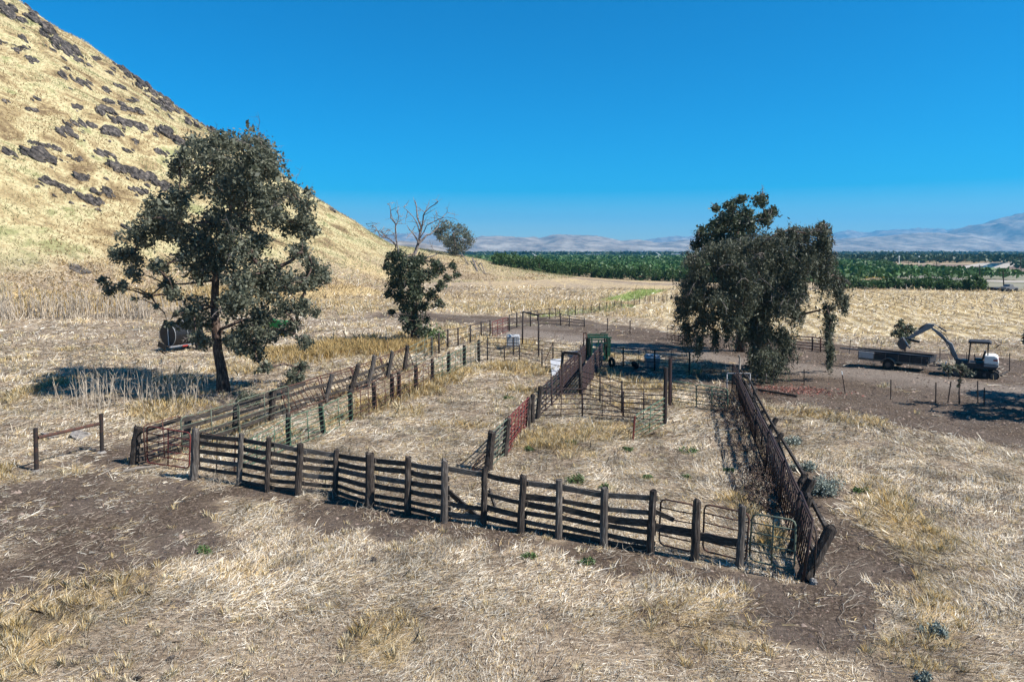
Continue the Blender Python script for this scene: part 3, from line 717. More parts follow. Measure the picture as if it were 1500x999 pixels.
for (px, py, w, h, lb) in ((842,706,13,13,'bushy green weed inside the corral near the front rails'),(885,716,8,9,'green weed right behind a front corral post'),(920,660,11,6,'low green weed by the green gate'),(1010,663,14,9,'yellow-green weed patch in the middle of the right pen'),
    (302,808,13,10,'single green weed in dry grass at lower left'),(775,815,12,6,'green weed on the bare dirt in front of the fence'),(858,824,12,6,'second green weed on the bare dirt in front of the fence'),(836,650,9,7,'small green weed left of the green gate'),(948,700,8,5,'tiny green weed near the right front rails'),
    (776,660,7,6,'tiny green weed beside the middle wood fence'),(1068,690,9,5,'tiny green weed near the right fence shade'),(745,585,8,5,'tiny green weed left of the red panel'),(1005,700,7,5,'tiny green weed in the dry grass of the right pen'),(870,495,14,7,'green weeds beside the cattle chute')):
    shrub(px, py, w, h, lb, 'leaf_fresh', .06, .04, 420, 'weed_plant', 'weed')
shrub(357, 596, 22, 22, 'dark green bush at the foot of the tall eucalyptus', 'leaf_dark', .12, .07, 1500, 'bush')
shrub(627, 500, 22, 26, 'green bush at the foot of the half dead tree', 'leaf_fresh', .2, .12, 1200, 'bush')
# ------------------------------------------------------------------ front timber fence
random.seed(21)
FP_ = [((284,702),(287,628)),((350,711),(354,635)),((391,720),(394,641)),((436,725),(440,650)),((490,727),(493,659)),((541,743),(542,664)),((597,753),(598,669)),((650,765),(652,675)),
       ((708,769),(710,685)),((762,780),(767,697)),((818,788),(819,702)),((884,800),(886,715)),((952,811),(957,719)),((1017,821),(1021,733)),((1083,831),(1088,741))]
ft = empty('timber_fence', G(650, 765), 'long weathered timber rail fence across the front of the corral', 'fence')
fr_rad = [.16,.11,.10,.13,.11,.17,.12,.13,.11,.12,.12,.13,.12,.13,.11]
posts = []
for (b_, t_), r in zip(FP_, fr_rad):
    b0, t0 = up(*b_, *t_); posts.append((b0, t0, r))
    MB().post(b0, t0, r*.82).build('post', M[random.choice(('post', 'post', 'post2'))], ft)
back = Vector((.05, .12, 0))
def rail(i, f0, f1, hgt=.14, ext=.12, side=1, mat='board', th=.045):
    """board between posts i and i+1, heights as fractions of the posts"""
    a0, a1, ra = posts[i]; c0, c1, rc = posts[i+1]
    p = a0.lerp(a1, f0); q = c0.lerp(c1, f1); d = (q-p).normalized()
    n = Vector((-d.y, d.x, 0)).normalized()*(ra*.6+.04)*side
    MB().beam(p-d*ext+n, q+d*ext+n, th, hgt, seg=3, jit=.012, sag=random.uniform(0, .03)).build('rail', M[random.choice((mat, mat, 'board2'))], ft)
for i in range(0, 7):
    for k, f in enumerate((.86, .70, .54, .38, .21, .07)):
        if i == 0 and k == 5: continue
        j = random.uniform(-.012, .012)
        rail(i, f+j, f+random.uniform(-.015, .015), hgt=.15 if k < 4 else .12, ext=random.uniform(.04, .2))
for i in (7, 8): rail(i, .86, .86, .15)
rail(7, .30, .26, .13); rail(7, .13, .10, .16); rail(8, .52, .50, .11); rail(8, .30, .28, .15); rail(8, .12, .10, .16)
for i in (9, 10, 11):
    rail(i, .86, .86, .14); rail(i, .62, .64, .12 if i > 9 else .17); rail(i, .50 if i < 11 else .46, .46, .17 if i < 11 else .2); rail(i, .34, .32, .12); rail(i, .18, .15, .12); rail(i, .05, .04, .14)
rail(12, .42, .42, .22); rail(13, .40, .38, .22)
a0, a1, _r = posts[12]; c0, c1, _r = posts[13]
MB().beam(a0.lerp(a1, .68)+Vector((0, .12, 0)), a0.lerp(c0, .55)+Vector((0, .14, 1.0)), .04, .12, seg=2, jit=.01).build('rail', M['board'], ft)
# fallen board leaning inside the rails, and scrap timber
p, q = G(654, 740)+Vector((0, .4, .35)), G(705, 775)+Vector((0, .5, 0.03))
o = MB().beam(p, q, .05, .2, seg=2).build('loose_plank_timber', M['board']); tag(o, 'broken board slanting down behind the front rails near the middle', 'board')
o = MB().beam(G(716, 748)+Vector((0, .5, .5)), G(716, 760)+Vector((0.25, .4, 0)), .05, .16, seg=2).build('loose_plank_timber', M['board']); tag(o, 'short broken board stub leaning behind a front post', 'board')
p, q = G(760, 742)+Vector((0, .35, .72)), G(890, 765)+Vector((0, .35, .75))
o = MB().beam(p, q, .05, .16, seg=3, sag=.02).build('loose_plank_timber', M['board']); tag(o, 'thick loose board lying along the back of the right front rails', 'board')
log = MB().tube([G(181, 692)+Vector((0, 0, .06)), G(205, 689)+Vector((0, 0, .08)), G(233, 685)+Vector((0, 0, .07))], [.05, .07, .05], n=8, jit=.1).build('fallen_post', M['greywood'])
tag(log, 'bleached pale post lying on the dirt in front of the red gate', 'post')
# thick corner posts
b0, t0 = up(195, 680, 203, 626); o = MB().post(b0, t0, .15).build('corner_post', M['post']); tag(o, 'thick timber corner post leaning right beside the red gate', 'post')
# ------------------------------------------------------------------ pipe panels and gates
def gate(name, label, cat, b0, b1, h, nr=6, nv=1, mat='redpipe', r=.022, lift=.12, corner=.14, t0=None, t1=None, group=None, sl=0.0):
    b0 = Vector(b0); b1 = Vector(b1); U0 = Vector(t0)-b0 if t0 is not None else Vector((0, 0, h)); U1 = Vector(t1)-b1 if t1 is not None else Vector((0, 0, h))
    root = empty(name, b0, label, cat, group)
    def P_(f, g): return b0.lerp(b1, f) + (U0*(1-f)+U1*f)*g
    L = (b1-b0).length; cf = min(.3, corner/max(L, .1)); cg = corner/max(U0.length, .1); lo = lift/max(U0.length, .1)
    loop = [P_(0, lo+cg), P_(0, 1-cg), P_(cf*.3, 1-cg*.3), P_(cf, 1), P_(1-cf, 1), P_(1-cf*.3, 1-cg*.3), P_(1, 1-cg), P_(1, lo+cg), P_(1-cf*.3, lo+cg*.3), P_(1-cf, lo), P_(cf, lo), P_(cf*.3, lo+cg*.3), P_(0, lo+cg)]
    MB().tube(loop, r, n=6).build('frame', M[mat], root, smooth=True)
    for k in range(1, nr-1):
        g = lo+(1-lo)*k/(nr-1); g += .015*math.sin(k*2.2)
        MB().tube([P_(0, g), P_(.5, g-random.uniform(0, .01)), P_(1, g)], r*.75, n=5).build('rail', M[mat], root, smooth=True)
    for k in range(nv):
        f = (k+1)/(nv+1); MB().tube([P_(f, lo), P_(f, 1)], r*.85, n=5).build('upright', M[mat], root, smooth=True)
    return root
def pipe_fence(name, label, bt, rails, mat='rust', r=.028, pr=.045, railmat=None, wood=False, mids=1, low=.12, gap=None, cat='fence', group=None, proud=0.03):
    """bt: list of (base px, top px); rails at even fractions"""
    pts = [up(*b_, *t_) for b_, t_ in bt]
    root = empty(name, pts[0][0], label, cat, group)
    for b0, t0 in pts:
        if wood: MB().post(b0, t0, pr).build('post', M['post'], root)
        else: MB().tube([b0-Vector((0, 0, .2)), t0], pr, n=8).build('post', M[mat], root, smooth=True)
    for i in range(len(pts)-1):
        if gap and i in gap: continue
        (a0, a1), (c0, c1) = pts[i], pts[i+1]
        n = (c0-a0); n = Vector((n.y, -n.x, 0)).normalized()*(proud if not wood else pr+.03)
        for k in range(rails):
            g = low+(.96-low)*k/(rails-1)
            p, q = a0.lerp(a1, g)+n, c0.lerp(c1, g)+n
            MB().tube([p, p.lerp(q, .5)+Vector((0, 0, random.uniform(-.02, .01))), q], r, n=5).build('rail', M[railmat or mat], root, smooth=True)
        for k in range(mids):
            f = (k+1)/(mids+1); MB().tube([a0.lerp(c0, f)+n+Vector((0, 0, .1)), a1.lerp(c1, f)+n], r*.9, n=5).build('upright', M[railmat or mat], root, smooth=True)
    return root
# red gate beside the corner post
b0, t0 = up(216, 682, 215, 624); b1, t1 = up(277, 690, 279, 634)
gate('pipe_gate', 'short red pipe gate between the leaning corner post and the first front post', 'gate', b0, b1, 1.5, 6, 1, 'redpipe', .028, t0=t0, t1=t1)
b0, t0 = up(292, 690, 292, 633); b1, t1 = up(343, 700, 345, 643)
gate('pipe_gate', 'dark red pipe gate standing behind the first bay of the timber fence', 'gate', b0, b1, 1.4, 5, 1, 'rust', .024, t0=t0, t1=t1)
# two pipe gates behind the right end of the front fence and the green-grey one by the corner
b0, t0 = up(965, 803, 968, 730); b1, t1 = up(1016, 815, 1019, 740)
gate('pipe_gate', 'dark pipe gate behind the timber fence, left of the two gates near its right end', 'gate', b0, b1, 1.4, 6, 0, 'rust', .026, t0=t0, t1=t1)
b0, t0 = up(1029, 812, 1032, 738); b1, t1 = up(1092, 828, 1098, 752)
gate('pipe_gate', 'dark pipe gate behind the last timber bay, just left of the corner gate', 'gate', b0, b1, 1.4, 6, 0, 'rust', .026, t0=t0, t1=t1)
b0, t0 = up(1097, 826, 1102, 752); b1, t1 = up(1163, 842, 1166, 762)
gate('pipe_gate', 'grey-green pipe gate closing the front right corner of the corral', 'gate', b0, b1, 1.4, 6, 1, 'greygreen', .026, t0=t0, t1=t1)
# ------------------------------------------------------------------ left outer fence: leaning posts, boards, pipe panels, slanted feeder bars
LO = [(205,684),(270,664),(345,640),(400,618),(450,600),(510,582),(570,556),(600,540),(632,520)]
lf = empty('timber_fence', G(345, 640), 'old leaning timber fence along the far left side of the corral', 'fence')
lo_post = [((271,655),(276,610)),((344,632),(346,596)),((397,618),(401,571)),((476,590),(487,548)),((512,580),(525,534)),((538,568),(549,521)),((567,556),(575,515)),((592,545),(597,506))]
for b_, t_ in lo_post:
    b0, t0 = up(*b_, *t_); MB().post(b0, t0, .13).build('post', M[random.choice(('post', 'post2'))], lf)
LG = [G(*p) for p in LO]
for i in range(0, 6):
    for f in ((1.35, 1.0, .62, .25) if i < 4 else (1.0, .5)):
        n = Vector((-.1, .15, 0))
        MB().beam(LG[i]+Vector((0, 0, f+random.uniform(-.06, .06)))+n, LG[i+1]+Vector((0, 0, f+random.uniform(-.08, .08)))+n, .045, .17 if f > .9 else .13, seg=3, jit=.02, sag=.03).build('rail', M['board'], lf)
def gp(px, py, h=0.0): return G(px, py)+Vector((0, 0, h))
gate('pipe_hurdle', 'green-grey pipe panel with rounded top on the left fence nearest the red gate', 'panel', gp(268, 668), gp(352, 640), 1.55, 5, 1, 'greygreen', .026)
gate('pipe_hurdle', 'second green-grey pipe panel along the left fence, its end bent', 'panel', gp(350, 640), gp(424, 612), 1.6, 5, 1, 'greygreen', .026)
gate('pipe_hurdle', 'red-brown pipe panel rising left above the corner gate', 'panel', gp(214, 684), gp(268, 666), 1.6, 5, 1, 'rust', .026)
def feeder(label, a, c, h, n, mat='rust', lean=.45, hb=.25, group='feed bunk panels along the corral sides', r=.028):
    a = Vector(a); c = Vector(c); d = c-a; nn = Vector((-d.y, d.x, 0)).normalized()*lean
    root = empty('feeder_rack', a, label, 'feeder panel', group)
    top0, top1 = a+Vector((0, 0, h))+nn, c+Vector((0, 0, h))+nn
    MB().tube([top0, top0.lerp(top1, .5)+Vector((0, 0, -.03)), top1], r*1.3, n=6).build('rail', M[mat], root, smooth=True)
    MB().tube([top0+Vector((0, 0, -.14)), top1+Vector((0, 0, -.16))], r, n=6).build('rail', M[mat], root, smooth=True)
    MB().tube([a+Vector((0, 0, hb)), c+Vector((0, 0, hb))], r*1.2, n=6).build('rail', M[mat], root, smooth=True)
    for k in range(n):
        f = (k+.3)/n; f2 = min(1, f+.55/n)
        MB().tube([a.lerp(c, f2)+Vector((0, 0, hb)), top0.lerp(top1, f)+Vector((0, 0, -.14))], r*.7, n=5).build('bar', M[mat], root, smooth=True)
    for f in (0, 1): MB().tube([a.lerp(c, f), top0.lerp(top1, f)], r*1.3, n=6).build('leg', M[mat], root, smooth=True)
    return root
feeder('rusty feed panel with slanted bars nearest the eucalyptus on the left fence', gp(424, 612), gp(478, 592), 1.45, 8)
feeder('rusty feed panel with slanted bars, second from the eucalyptus on the left fence', gp(480, 590), gp(524, 575), 1.45, 8)
feeder('rusty feed panel with slanted bars, third along the left fence', gp(526, 574), gp(566, 557), 1.4, 8)
feeder('rusty feed panel with slanted bars, last before the tall dark posts on the left fence', gp(568, 556), gp(606, 537), 1.4, 9)
gate('pipe_hurdle', 'grey-green pipe panel standing before the half dead tree', 'panel', gp(596, 545), gp(634, 522), 1.6, 5, 2, 'greygreen', .03)
pipe_fence('pipe_fence', 'dark post and pipe fence turning the back left corner toward the red panel', [((632,521),(632,492)),((643,518),(643,487)),((656,512),(656,482)),((671,508),(671,480)),((689,503),(689,476)),((705,496),(705,471)),((718,493),(718,469)),((746,485),(746,461)),((757,480),(757,458)),((777,478),(777,456))],
           4, 'darkpipe', .03, .075, mids=0, gap=[6])
gate('pipe_hurdle', 'bright red pipe panel leaning between two dark posts at the back left', 'panel', gp(721, 494), gp(744, 485), 1.45, 6, 2, 'redpipe', .04, lift=.02)
# ------------------------------------------------------------------ left inner fence
IN = [((345,690),(347,648)),((423,656),(422,606)),((474,636),(469,591)),((514,617),(513,571)),((549,603),(547,561)),((574,590),(574,548)),((584,586),(584,545)),((609,577),(609,535)),((633,561),(633,526)),((657,553),(657,516)),((680,541),(680,506)),((701,531),(701,498))]
inner = empty('post_and_panel_fence', G(474, 636), 'inner fence of dark wooden posts and pipe panels along the left alley', 'fence')
ip = [up(*b_, *t_) for b_, t_ in IN]
for i, (b0, t0) in enumerate(ip):
    if i: MB().post(b0, t0, .10).build('post', M['post'], inner)
mats = ['greenpipe', 'greenpipe', 'greenpipe', 'rust', 'rust', 'rust', 'rust', 'rust', 'greenpipe', 'greenpipe', 'greygreen']
nms = ['nearest the front rails', 'between the first two dark posts', 'third from the front', 'brown, fourth from the front', 'brown, fifth from the front', 'narrow brown one at the double post', 'brown, seventh from the front', 'brown, eighth from the front', 'green, ninth from the front', 'green, tenth from the front', 'pale green one at the far end']
for i in range(11):
    a0, a1 = ip[i]; c0, c1 = ip[i+1]; n = Vector((.12, -.12, 0))
    gate('pipe_hurdle', 'pipe panel of the inner left fence, '+nms[i], 'panel', a0+n, c0+n, 1, 6 if i > 1 else 7, 2 if (c0-a0).length > 2.5 else 1, mats[i], .024, lift=.08, t0=a0.lerp(a1, .93)+n, t1=c0.lerp(c1, .93)+n, group='panels of the inner left fence')
# ------------------------------------------------------------------ middle fence up to the chute
mid = empty('post_and_panel_fence', G(740, 668), 'middle fence of thick dark posts running from the front rails to the chute', 'fence')
MP = [((715,690),(721,633)),((739,668),(744,613)),((773,627),(775,582)),((780,621),(780,578)),((788,614),(792,566))]
mp_ = [up(*b_, *t_) for b_, t_ in MP]
for (b0, t0), r in zip(mp_, (.17, .14, .14, .13, .14)): MB().post(b0, t0, r*.85).build('post', M['post'], mid)
a = gp(692, 692); gate('pipe_hurdle', 'low dark pipe panel sagging onto the ground at the near end of the middle fence', 'panel', a, mp_[0][0], 1, 6, 0, 'rust', .022, t0=a+Vector((0, 0, .25)), t1=mp_[0][0].lerp(mp_[0][1], .62), lift=.02)
gate('pipe_hurdle', 'rusty green pipe panel between the two nearest thick posts of the middle fence', 'panel', mp_[0][0], mp_[1][0], 1, 7, 1, 'greygreen', .026, t0=mp_[0][1], t1=mp_[1][1])
gate('pipe_hurdle', 'bright red pipe panel in the middle fence', 'panel', mp_[1][0]+Vector((.1, 0, 0)), mp_[2][0]-Vector((.1, 0, 0)), 1, 9, 5, 'redpipe', .034, t0=mp_[1][1], t1=mp_[2][1])
pipe_fence('pipe_fence', 'rusty pipe run linking the middle fence to the chute portal', [((788,614),(792,566)),((808,596),(808,552)),((821,582),(820,540))], 6, 'purplepipe', .03, .05, mids=1)
# chute: two solid rail walls, portal, squeeze
def chute_wall(label, bt0, bt1, rails=8, ups=7):
    (a0, a1), (c0, c1) = up(*bt0[0], *bt0[1]), up(*bt1[0], *bt1[1])
    root = empty('chute_wall', a0, label, 'chute wall', 'rail walls of the cattle chute')
    for k in range(rails):
        g = .08+.9*k/(rails-1); MB().beam(a0.lerp(a1, g), c0.lerp(c1, g), .05, .12, seg=2).build('rail', M['purplepipe'], root)
    for k in range(ups):
        f = k/(ups-1); MB().tube([a0.lerp(c0, f), a1.lerp(c1, f)], .04, n=6).build('post', M['purplepipe'], root)
chute_wall('left maroon rail wall of the cattle chute', ((822,580),(822,538)), ((857,537),(857,506)))
chute_wall('right maroon rail wall of the cattle chute, ending at the green squeeze', ((853,578),(853,540)), ((882,536),(882,503)))
def portal(name, label, L, Rr, mat, r=.06, extra=None, cat='gate frame', bow=.15):
    (a0, a1), (c0, c1) = up(*L[0], *L[1]), up(*Rr[0], *Rr[1]); root = empty(name, a0, label, cat)
    d = (c1-a1).normalized()*bow
    for p0, p1 in ((a0, a1), (c0, c1)): MB().tube([p0-Vector((0, 0, .2)), p1-Vector((0, 0, bow))], r, n=8).build('post', M[mat], root, smooth=True)
    MB().tube([a1-Vector((0, 0, bow)), a1+d*.3-Vector((0, 0, bow*.3)), a1+d, c1-d, c1-d*.3-Vector((0, 0, bow*.3)), c1-Vector((0, 0, bow))], r, n=8).build('crossbar', M[mat], root, smooth=True)
    if extra: extra(root, a0, a1, c0, c1)
    return root
portal('portal_frame', 'dark arched pipe frame at the near mouth of the cattle chute', ((822,578),(824,516)), ((850,580),(850,518)), 'darkpipe', .09)
portal('portal_frame', 'tall narrow square pipe frame standing in the back left pen', ((765,508),(766,457)), ((789,520),(789,462)), 'darkpipe', .075, bow=.03)
portal('portal_frame', 'pair of tall thin rods just left of the green squeeze chute', ((855,524),(855,488)), ((859,526),(859,488)), 'rust', .05, bow=.03)
# green squeeze chute
g0 = G(876, 527); sq = empty('squeeze_chute', g0, 'dark green steel cattle squeeze chute at the end of the rail walls', 'cattle chute')
w, dd, h = .58, .95, 1.75
for sx in (-1, 1):
    for sy in (-1, 1): MB().beam(g0+Vector((sx*w, sy*dd, 0)), g0+Vector((sx*w*1.05, sy*dd, h)), .1, .1, (0, 1, 0)).build('post', M['darkgreen'], sq, bevel=.01)
    s = MB(); s.add([g0+Vector((sx*w*.95, -dd, .25)), g0+Vector((sx*w*.95, dd, .25)), g0+Vector((sx*w*1.25, dd, h+.02)), g0+Vector((sx*w*1.25, -dd, h+.02)),
                     g0+Vector((sx*w*1.02, -dd, .25)), g0+Vector((sx*w*1.02, dd, .25)), g0+Vector((sx*w*1.32, dd, h+.02)), g0+Vector((sx*w*1.32, -dd, h+.02))],
                    [(0,1,2,3),(7,6,5,4),(0,3,7,4),(1,5,6,2),(3,2,6,7),(0,4,5,1)])
    s.build('side_panel', M['darkgreen'], sq)
    for k in range(5): MB().beam(g0+Vector((sx*w*1.36, -dd+.2+k*.4, .3)), g0+Vector((sx*w*1.42, -dd+.2+k*.4, h-.1)), .05, .06, (0, 1, 0)).build('bar', M['darkgreen'], sq)
for sy in (-1, 1):
    MB().beam(g0+Vector((-w*1.5, sy*dd, h+.06)), g0+Vector((w*1.5, sy*dd, h+.06)), .1, .1).build('crossbar', M['darkgreen'], sq, bevel=.01)
    MB().beam(g0+Vector((-w*1.1, sy*dd, h*.8)), g0+Vector((w*1.1, sy*dd, h*.8)), .06, .07).build('crossbar', M['darkgreen'], sq)
MB().box(g0+Vector((0, 0, .12)), (w*2.1, dd*2, .1)).build('floor_pan', M['darkgreen'], sq)
for sx in (-1, 1):
    MB().beam(g0+Vector((sx*w*.75, -dd-.06, .25)), g0+Vector((sx*w*.14, -dd-.06, h-.1)), .06, .09, (1, 0, 0)).build('head_gate_bar', M['darkgreen'], sq)
MB().tube([g0+Vector((w*.3, 0, h+.1)), g0+Vector((w*.3, 0, h+.28)), g0+Vector((w*.9, -.3, h+.34))], .03, n=6).build('lever', M['darkgreen'], sq)
MB().beam(g0+Vector((-w*1.2, 0, h+.02)), g0+Vector((w*1.2, 0, h+.02)), .08, .08).build('crossbar', M['darkgreen'], sq)
# ------------------------------------------------------------------ small pens in the middle
pipe_fence('pipe_fence', 'dark pipe fence slanting toward the viewer from the chute mouth, with one long flat bay', [((852,579),(852,542)),((879,590),(879,549)),((911,606),(911,558)),((975,601),(975,558)),], 5, 'darkpipe', .024, .045, mids=1)
pipe_fence('pipe_fence', 'near maroon-topped pipe fence across the small middle pen', [((789,614),(792,566)),((853,610),(853,568)),((913,615),(913,573)),((974,621),(974,578))], 6, 'purplepipe', .024, .045, mids=1)
for lb, b_, t_, m_ in (('tall dark post at the right corner of the middle pen, front of the pair', (974,622), (975.5,538), 'darkpipe'), ('tall maroon post at the right corner of the middle pen, rear of the pair', (981,594), (982,525), 'purplepipe')):
    b0, t0 = up(*b_, *t_); o = MB().tube([b0-Vector((0, 0, .2)), t0], .09, n=8).build('pipe_post', M[m_]); tag(o, lb, 'post')
b0, t0 = up(927, 646, 930, 609); b1, t1 = up(973, 622, 975, 582)
gate('pipe_gate', 'green pipe gate standing open and sagging in the right pen, with a red end', 'gate', b0, b1, 1, 6, 1, 'greenpipe', .026, t0=t0, t1=t1, lift=.03)
b0, t0 = up(927, 646, 930, 609); o = MB().tube([b0, t0], .04, n=6).build('pipe_post', M['redpipe']); tag(o, 'short red pipe post at the free end of the open green gate', 'post')
gA = [up(984,594,984,558), up(1020,599,1020,563), up(1056,603,1056,568), up(1066,604,1066,570)]
gate('pipe_hurdle', 'long green pipe gate right of the tall posts, left half of the pair', 'panel', gA[0][0], gA[1][0], 1, 7, 0, 'greenpipe', .026, t0=gA[0][1], t1=gA[1][1], lift=.05)
gate('pipe_hurdle', 'green pipe panel meeting the tangled right fence', 'panel', gA[1][0], gA[3][0], 1, 7, 1, 'greenpipe', .03, t0=gA[1][1], t1=gA[3][1], lift=.05)
pipe_fence('pipe_fence', 'dark pipe fence with one flat top rail right of the green squeeze chute', [((888,530),(888,507)),((913,537),(913,509)),((959,543),(959,512)),((1010,549),(1010,515))], 4, 'darkpipe', .022, .055, mids=1)
pipe_fence('pipe_fence', 'rear rail of the back left pen running to the portal rods', [((714,521),(714,494)),((752,521),(752,494)),((789,522),(789,498)),((810,529),(810,501)),((850,532),(850,505))], 4, 'darkpipe', .022, .05, mids=0)
pipe_fence('pipe_fence', 'near rail of the back left pen with five short posts', [((702,532),(702,498)),((714,528),(714,503)),((739,531),(739,506)),((761,528),(761,505)),((794,540),(794,511)),((823,548),(823,513))], 5, 'darkpipe', .022, .05, mids=0)
b0 = G(798, 530); MB_ = MB().tube([b0, at(809, 504, b0.y)], .03, n=5).build('brace_pipe', M['rust']); tag(MB_, 'slanting rusty brace pipe against a back left pen post', 'brace')
pipe_fence('pipe_fence', 'black four-rail pipe fence at the very back of the yard', [((789,477),(789,459)),((821,477),(821,459)),((834,478),(834,462)),((856,479),(856,466))], 4, 'darkpipe', .035, .06, mids=0)
pipe_fence('pipe_fence', 'short black fence piece with two posts behind the back yard fence', [((777,472),(777,456)),((787,470),(787,454)),((805,467),(805,452)),((814,466),(814,452))], 3, 'darkpipe', .03, .05, mids=0)
gate('pipe_hurdle', 'slanted dark pipe panels stacked in the shade left of the drooping tree', 'panel', gp(977, 496), gp(1000, 500), 1.25, 5, 3, 'rust', .03, lift=.02)
gate('pipe_hurdle', 'second dark pipe panel lying low against the stack left of the drooping tree', 'panel', gp(984, 502), gp(1012, 506), .7, 4, 2, 'darkpipe', .03, lift=.02)
pipe_fence('pipe_fence', 'rusty red pipe fence beyond the road to the right of the drooping tree', [((1163,510),(1163,492)),((1190,514),(1190,493)),((1202,515),(1202,495)),((1218,517),(1218,495))], 5, 'rust', .04, .06, mids=0)
# far wire fence on many thin posts
wf = empty('wire_fence', G(850, 458), 'long wire fence on many thin posts running away past the green strip', 'fence')
ws = [(820,466,452),(832,464,450),(843,462,449),(854,461,447),(866,459,446),(878,457,444),(889,455,443),(900,453,441),(910,451,440),(920,449,438),(929,447.5,437),(937,446,436),(945,445,435),(952,444,434.5),(959,443,433.5),(965,442,433),(971,441.3,432.4),(977,440.6,431.8),(983,440,431.2),(990,439.2,430.6)]
wp = [up(x, yb, x, yt) for x, yb, yt in ws]
for b0, t0 in wp: MB().tube([b0, t0], .055, n=5).build('post', M['darkpipe'], wf)
for k in range(5): MB().tube([b0.lerp(t0, .15+.2*k) for b0, t0 in wp], .018, n=3).build('wire', M['steel'], wf)
# steel stakes
def stake(b_, t_, label, cap=False, r=.03):
    b0, t0 = up(*b_, *t_)
    if cap:
        root = empty('steel_stake', b0, label, 'stake', 'thin stakes along the dirt road')
        MB().tube([b0-Vector((0, 0, .2)), b0.lerp(t0, .85)], r, n=4).build('stake_shaft', M['darkpipe'], root)
        MB().tube([b0.lerp(t0, .85), t0], r*1.15, n=4).build('white_tip', M['white'], root)
    else:
        o = MB().tube([b0-Vector((0, 0, .2)), t0], r, n=4).build('steel_stake', M['darkpipe']); tag(o, label, 'stake', 'thin stakes along the dirt road')
stake((1239,576),(1233,544), 'leaning white-tipped stake right of the drooping tree', True)
stake((1305,585),(1305,556), 'upright dark stake alone in front of the flatbed trailer')
stake((1371,590),(1371,560), 'upright dark stake left of the thin sapling')
stake((1388,590),(1393,559), 'stake leaning right beside the sapling')
stake((1433,590),(1432,558), 'dark stake in the shade in front of the excavator tracks')
stake((1442,594),(1442,568), 'shorter stake in the shade, right of a taller one')
stake((1178,565),(1178,541), 'dark stake by the red leaf litter under the drooping tree')
stake((1133,566),(1133,540), 'dark stake close beside the drooping tree trunk')
stake((1244,518),(1246,498), 'far thin stake beyond the road left of the trailer board')
stake((1290,513),(1291,500), 'far thin stake behind the flatbed trailer')
stake((1377,532),(1377,510), 'far dark stake between trailer and excavator')
stake((1479,544),(1479,518), 'far dark stake right of the excavator')
stake((890,485),(890,466), 'left one of two lone posts at the back edge of the yard', r=.06)
stake((923,489),(923,469), 'right one of two lone posts at the back edge of the yard', r=.06)
# ------------------------------------------------------------------ hitching rail
b0, t0 = up(53, 690, 52, 627); b1, t1 = up(149, 663, 148, 606)
hr = empty('hitching_rail', b0, 'rusty hitching rail of two posts and a crossbar on the left dirt', 'rail')
for p0, p1 in ((b0, t0), (b1, t1)):
    MB().tube([p0-Vector((0, 0, .2)), p1], .075, n=12).build('post', M['darkpipe'], hr, smooth=False)
    MB().tube([p0-Vector((0, 0, .05)), p0+Vector((0, 0, .07))], [.2, .12], n=10, jit=.15).build('footing', M['palerock'], hr)
MB().tube([at(56, 641, b0.y), at(147, 620, b1.y)], .06, n=12).build('crossbar', M['rust'], hr)
# ------------------------------------------------------------------ right side fence
RB = [(1176,852),(1160,800),(1141,745),(1122,695),(1106,655),(1093,620),(1083,595),(1072,574)]
RG = [G(*p) for p in RB]
lab = ['nearest the front corner', 'second from the front corner', 'third from the front corner', 'fourth from the front corner', 'fifth, amid the dry brush', 'sixth, where the fence narrows', 'furthest, by the drooping tree']
for i in range(7):
    feeder('maroon feed panel of slanted bars on the right side, '+lab[i], RG[i], RG[i+1], 1.62, 9, 'purplepipe', lean=[-.15,-.12,-.05,0,.1,.1,0][i], hb=.18, group='feed panels of the right side fence', r=.026)
    # a second, lower pipe panel tied to the outside
    a, c = RG[i], RG[i+1]; d = c-a; n = Vector((d.y, -d.x, 0)).normalized()*.25
    gate('pipe_hurdle', 'dark pipe panel backing the right side fence, '+lab[i], 'panel', a+n, c+n, 1.3, 5, 1, 'darkpipe', .022, group='pipe panels behind the right side feed panels', lift=.08)
rf = empty('timber_fence', G(1176, 850), 'leaning timber posts and rails outside the right side of the corral', 'fence')
RP = [((1177,848),(1217,774),.19),((1163,758),(1189,702),.18),((1158,812),(1185,728),.15),((1128,655),(1146,636),.12),((1122,640),(1137,613),.14),((1106,625),(1119,602),.13),((1100,600),(1107,570),.13),((1166,722),(1180,693),.14),((1086,590),(1092,558),.11),((1079,575),(1083,545),.10)]
for b_, t_, r in RP:
    b0, t0 = up(*b_, *t_); MB().post(b0, t0, r*.8).build('post', M['post'], rf)
def seg3(p, q, w=.07, h=.13, Yp=None, Yq=None):
    MB().beam(at(p[0], p[1], Yp), at(q[0], q[1], Yq), w, h, seg=2, jit=.01).build('rail', M['board'], rf)
Y0 = G(1177, 848).y; Y1 = G(1163, 758).y; Y2 = G(1122, 640).y
seg3((1212,777), (1184,724), Yp=Y0+.1, Yq=Y1-1.5); seg3((1178,697), (1140,634), Yp=Y1+.6, Yq=Y2); seg3((1166,722), (1139,640), Yp=Y1, Yq=Y2+.1)
seg3((1193,812), (1152,718), Yp=Y0+.15, Yq=Y1+1.0); seg3((1152,718), (1122,622), Yp=Y1+1.0, Yq=Y2+1.5); seg3((1165,737), (1197,740), Yp=Y1, Yq=Y1-.3)
seg3((1122,622), (1092,560), Yp=Y2+1.5, Yq=G(1086,590).y); seg3((1140,650), (1100,585), Yp=Y2, Yq=G(1092,600).y)
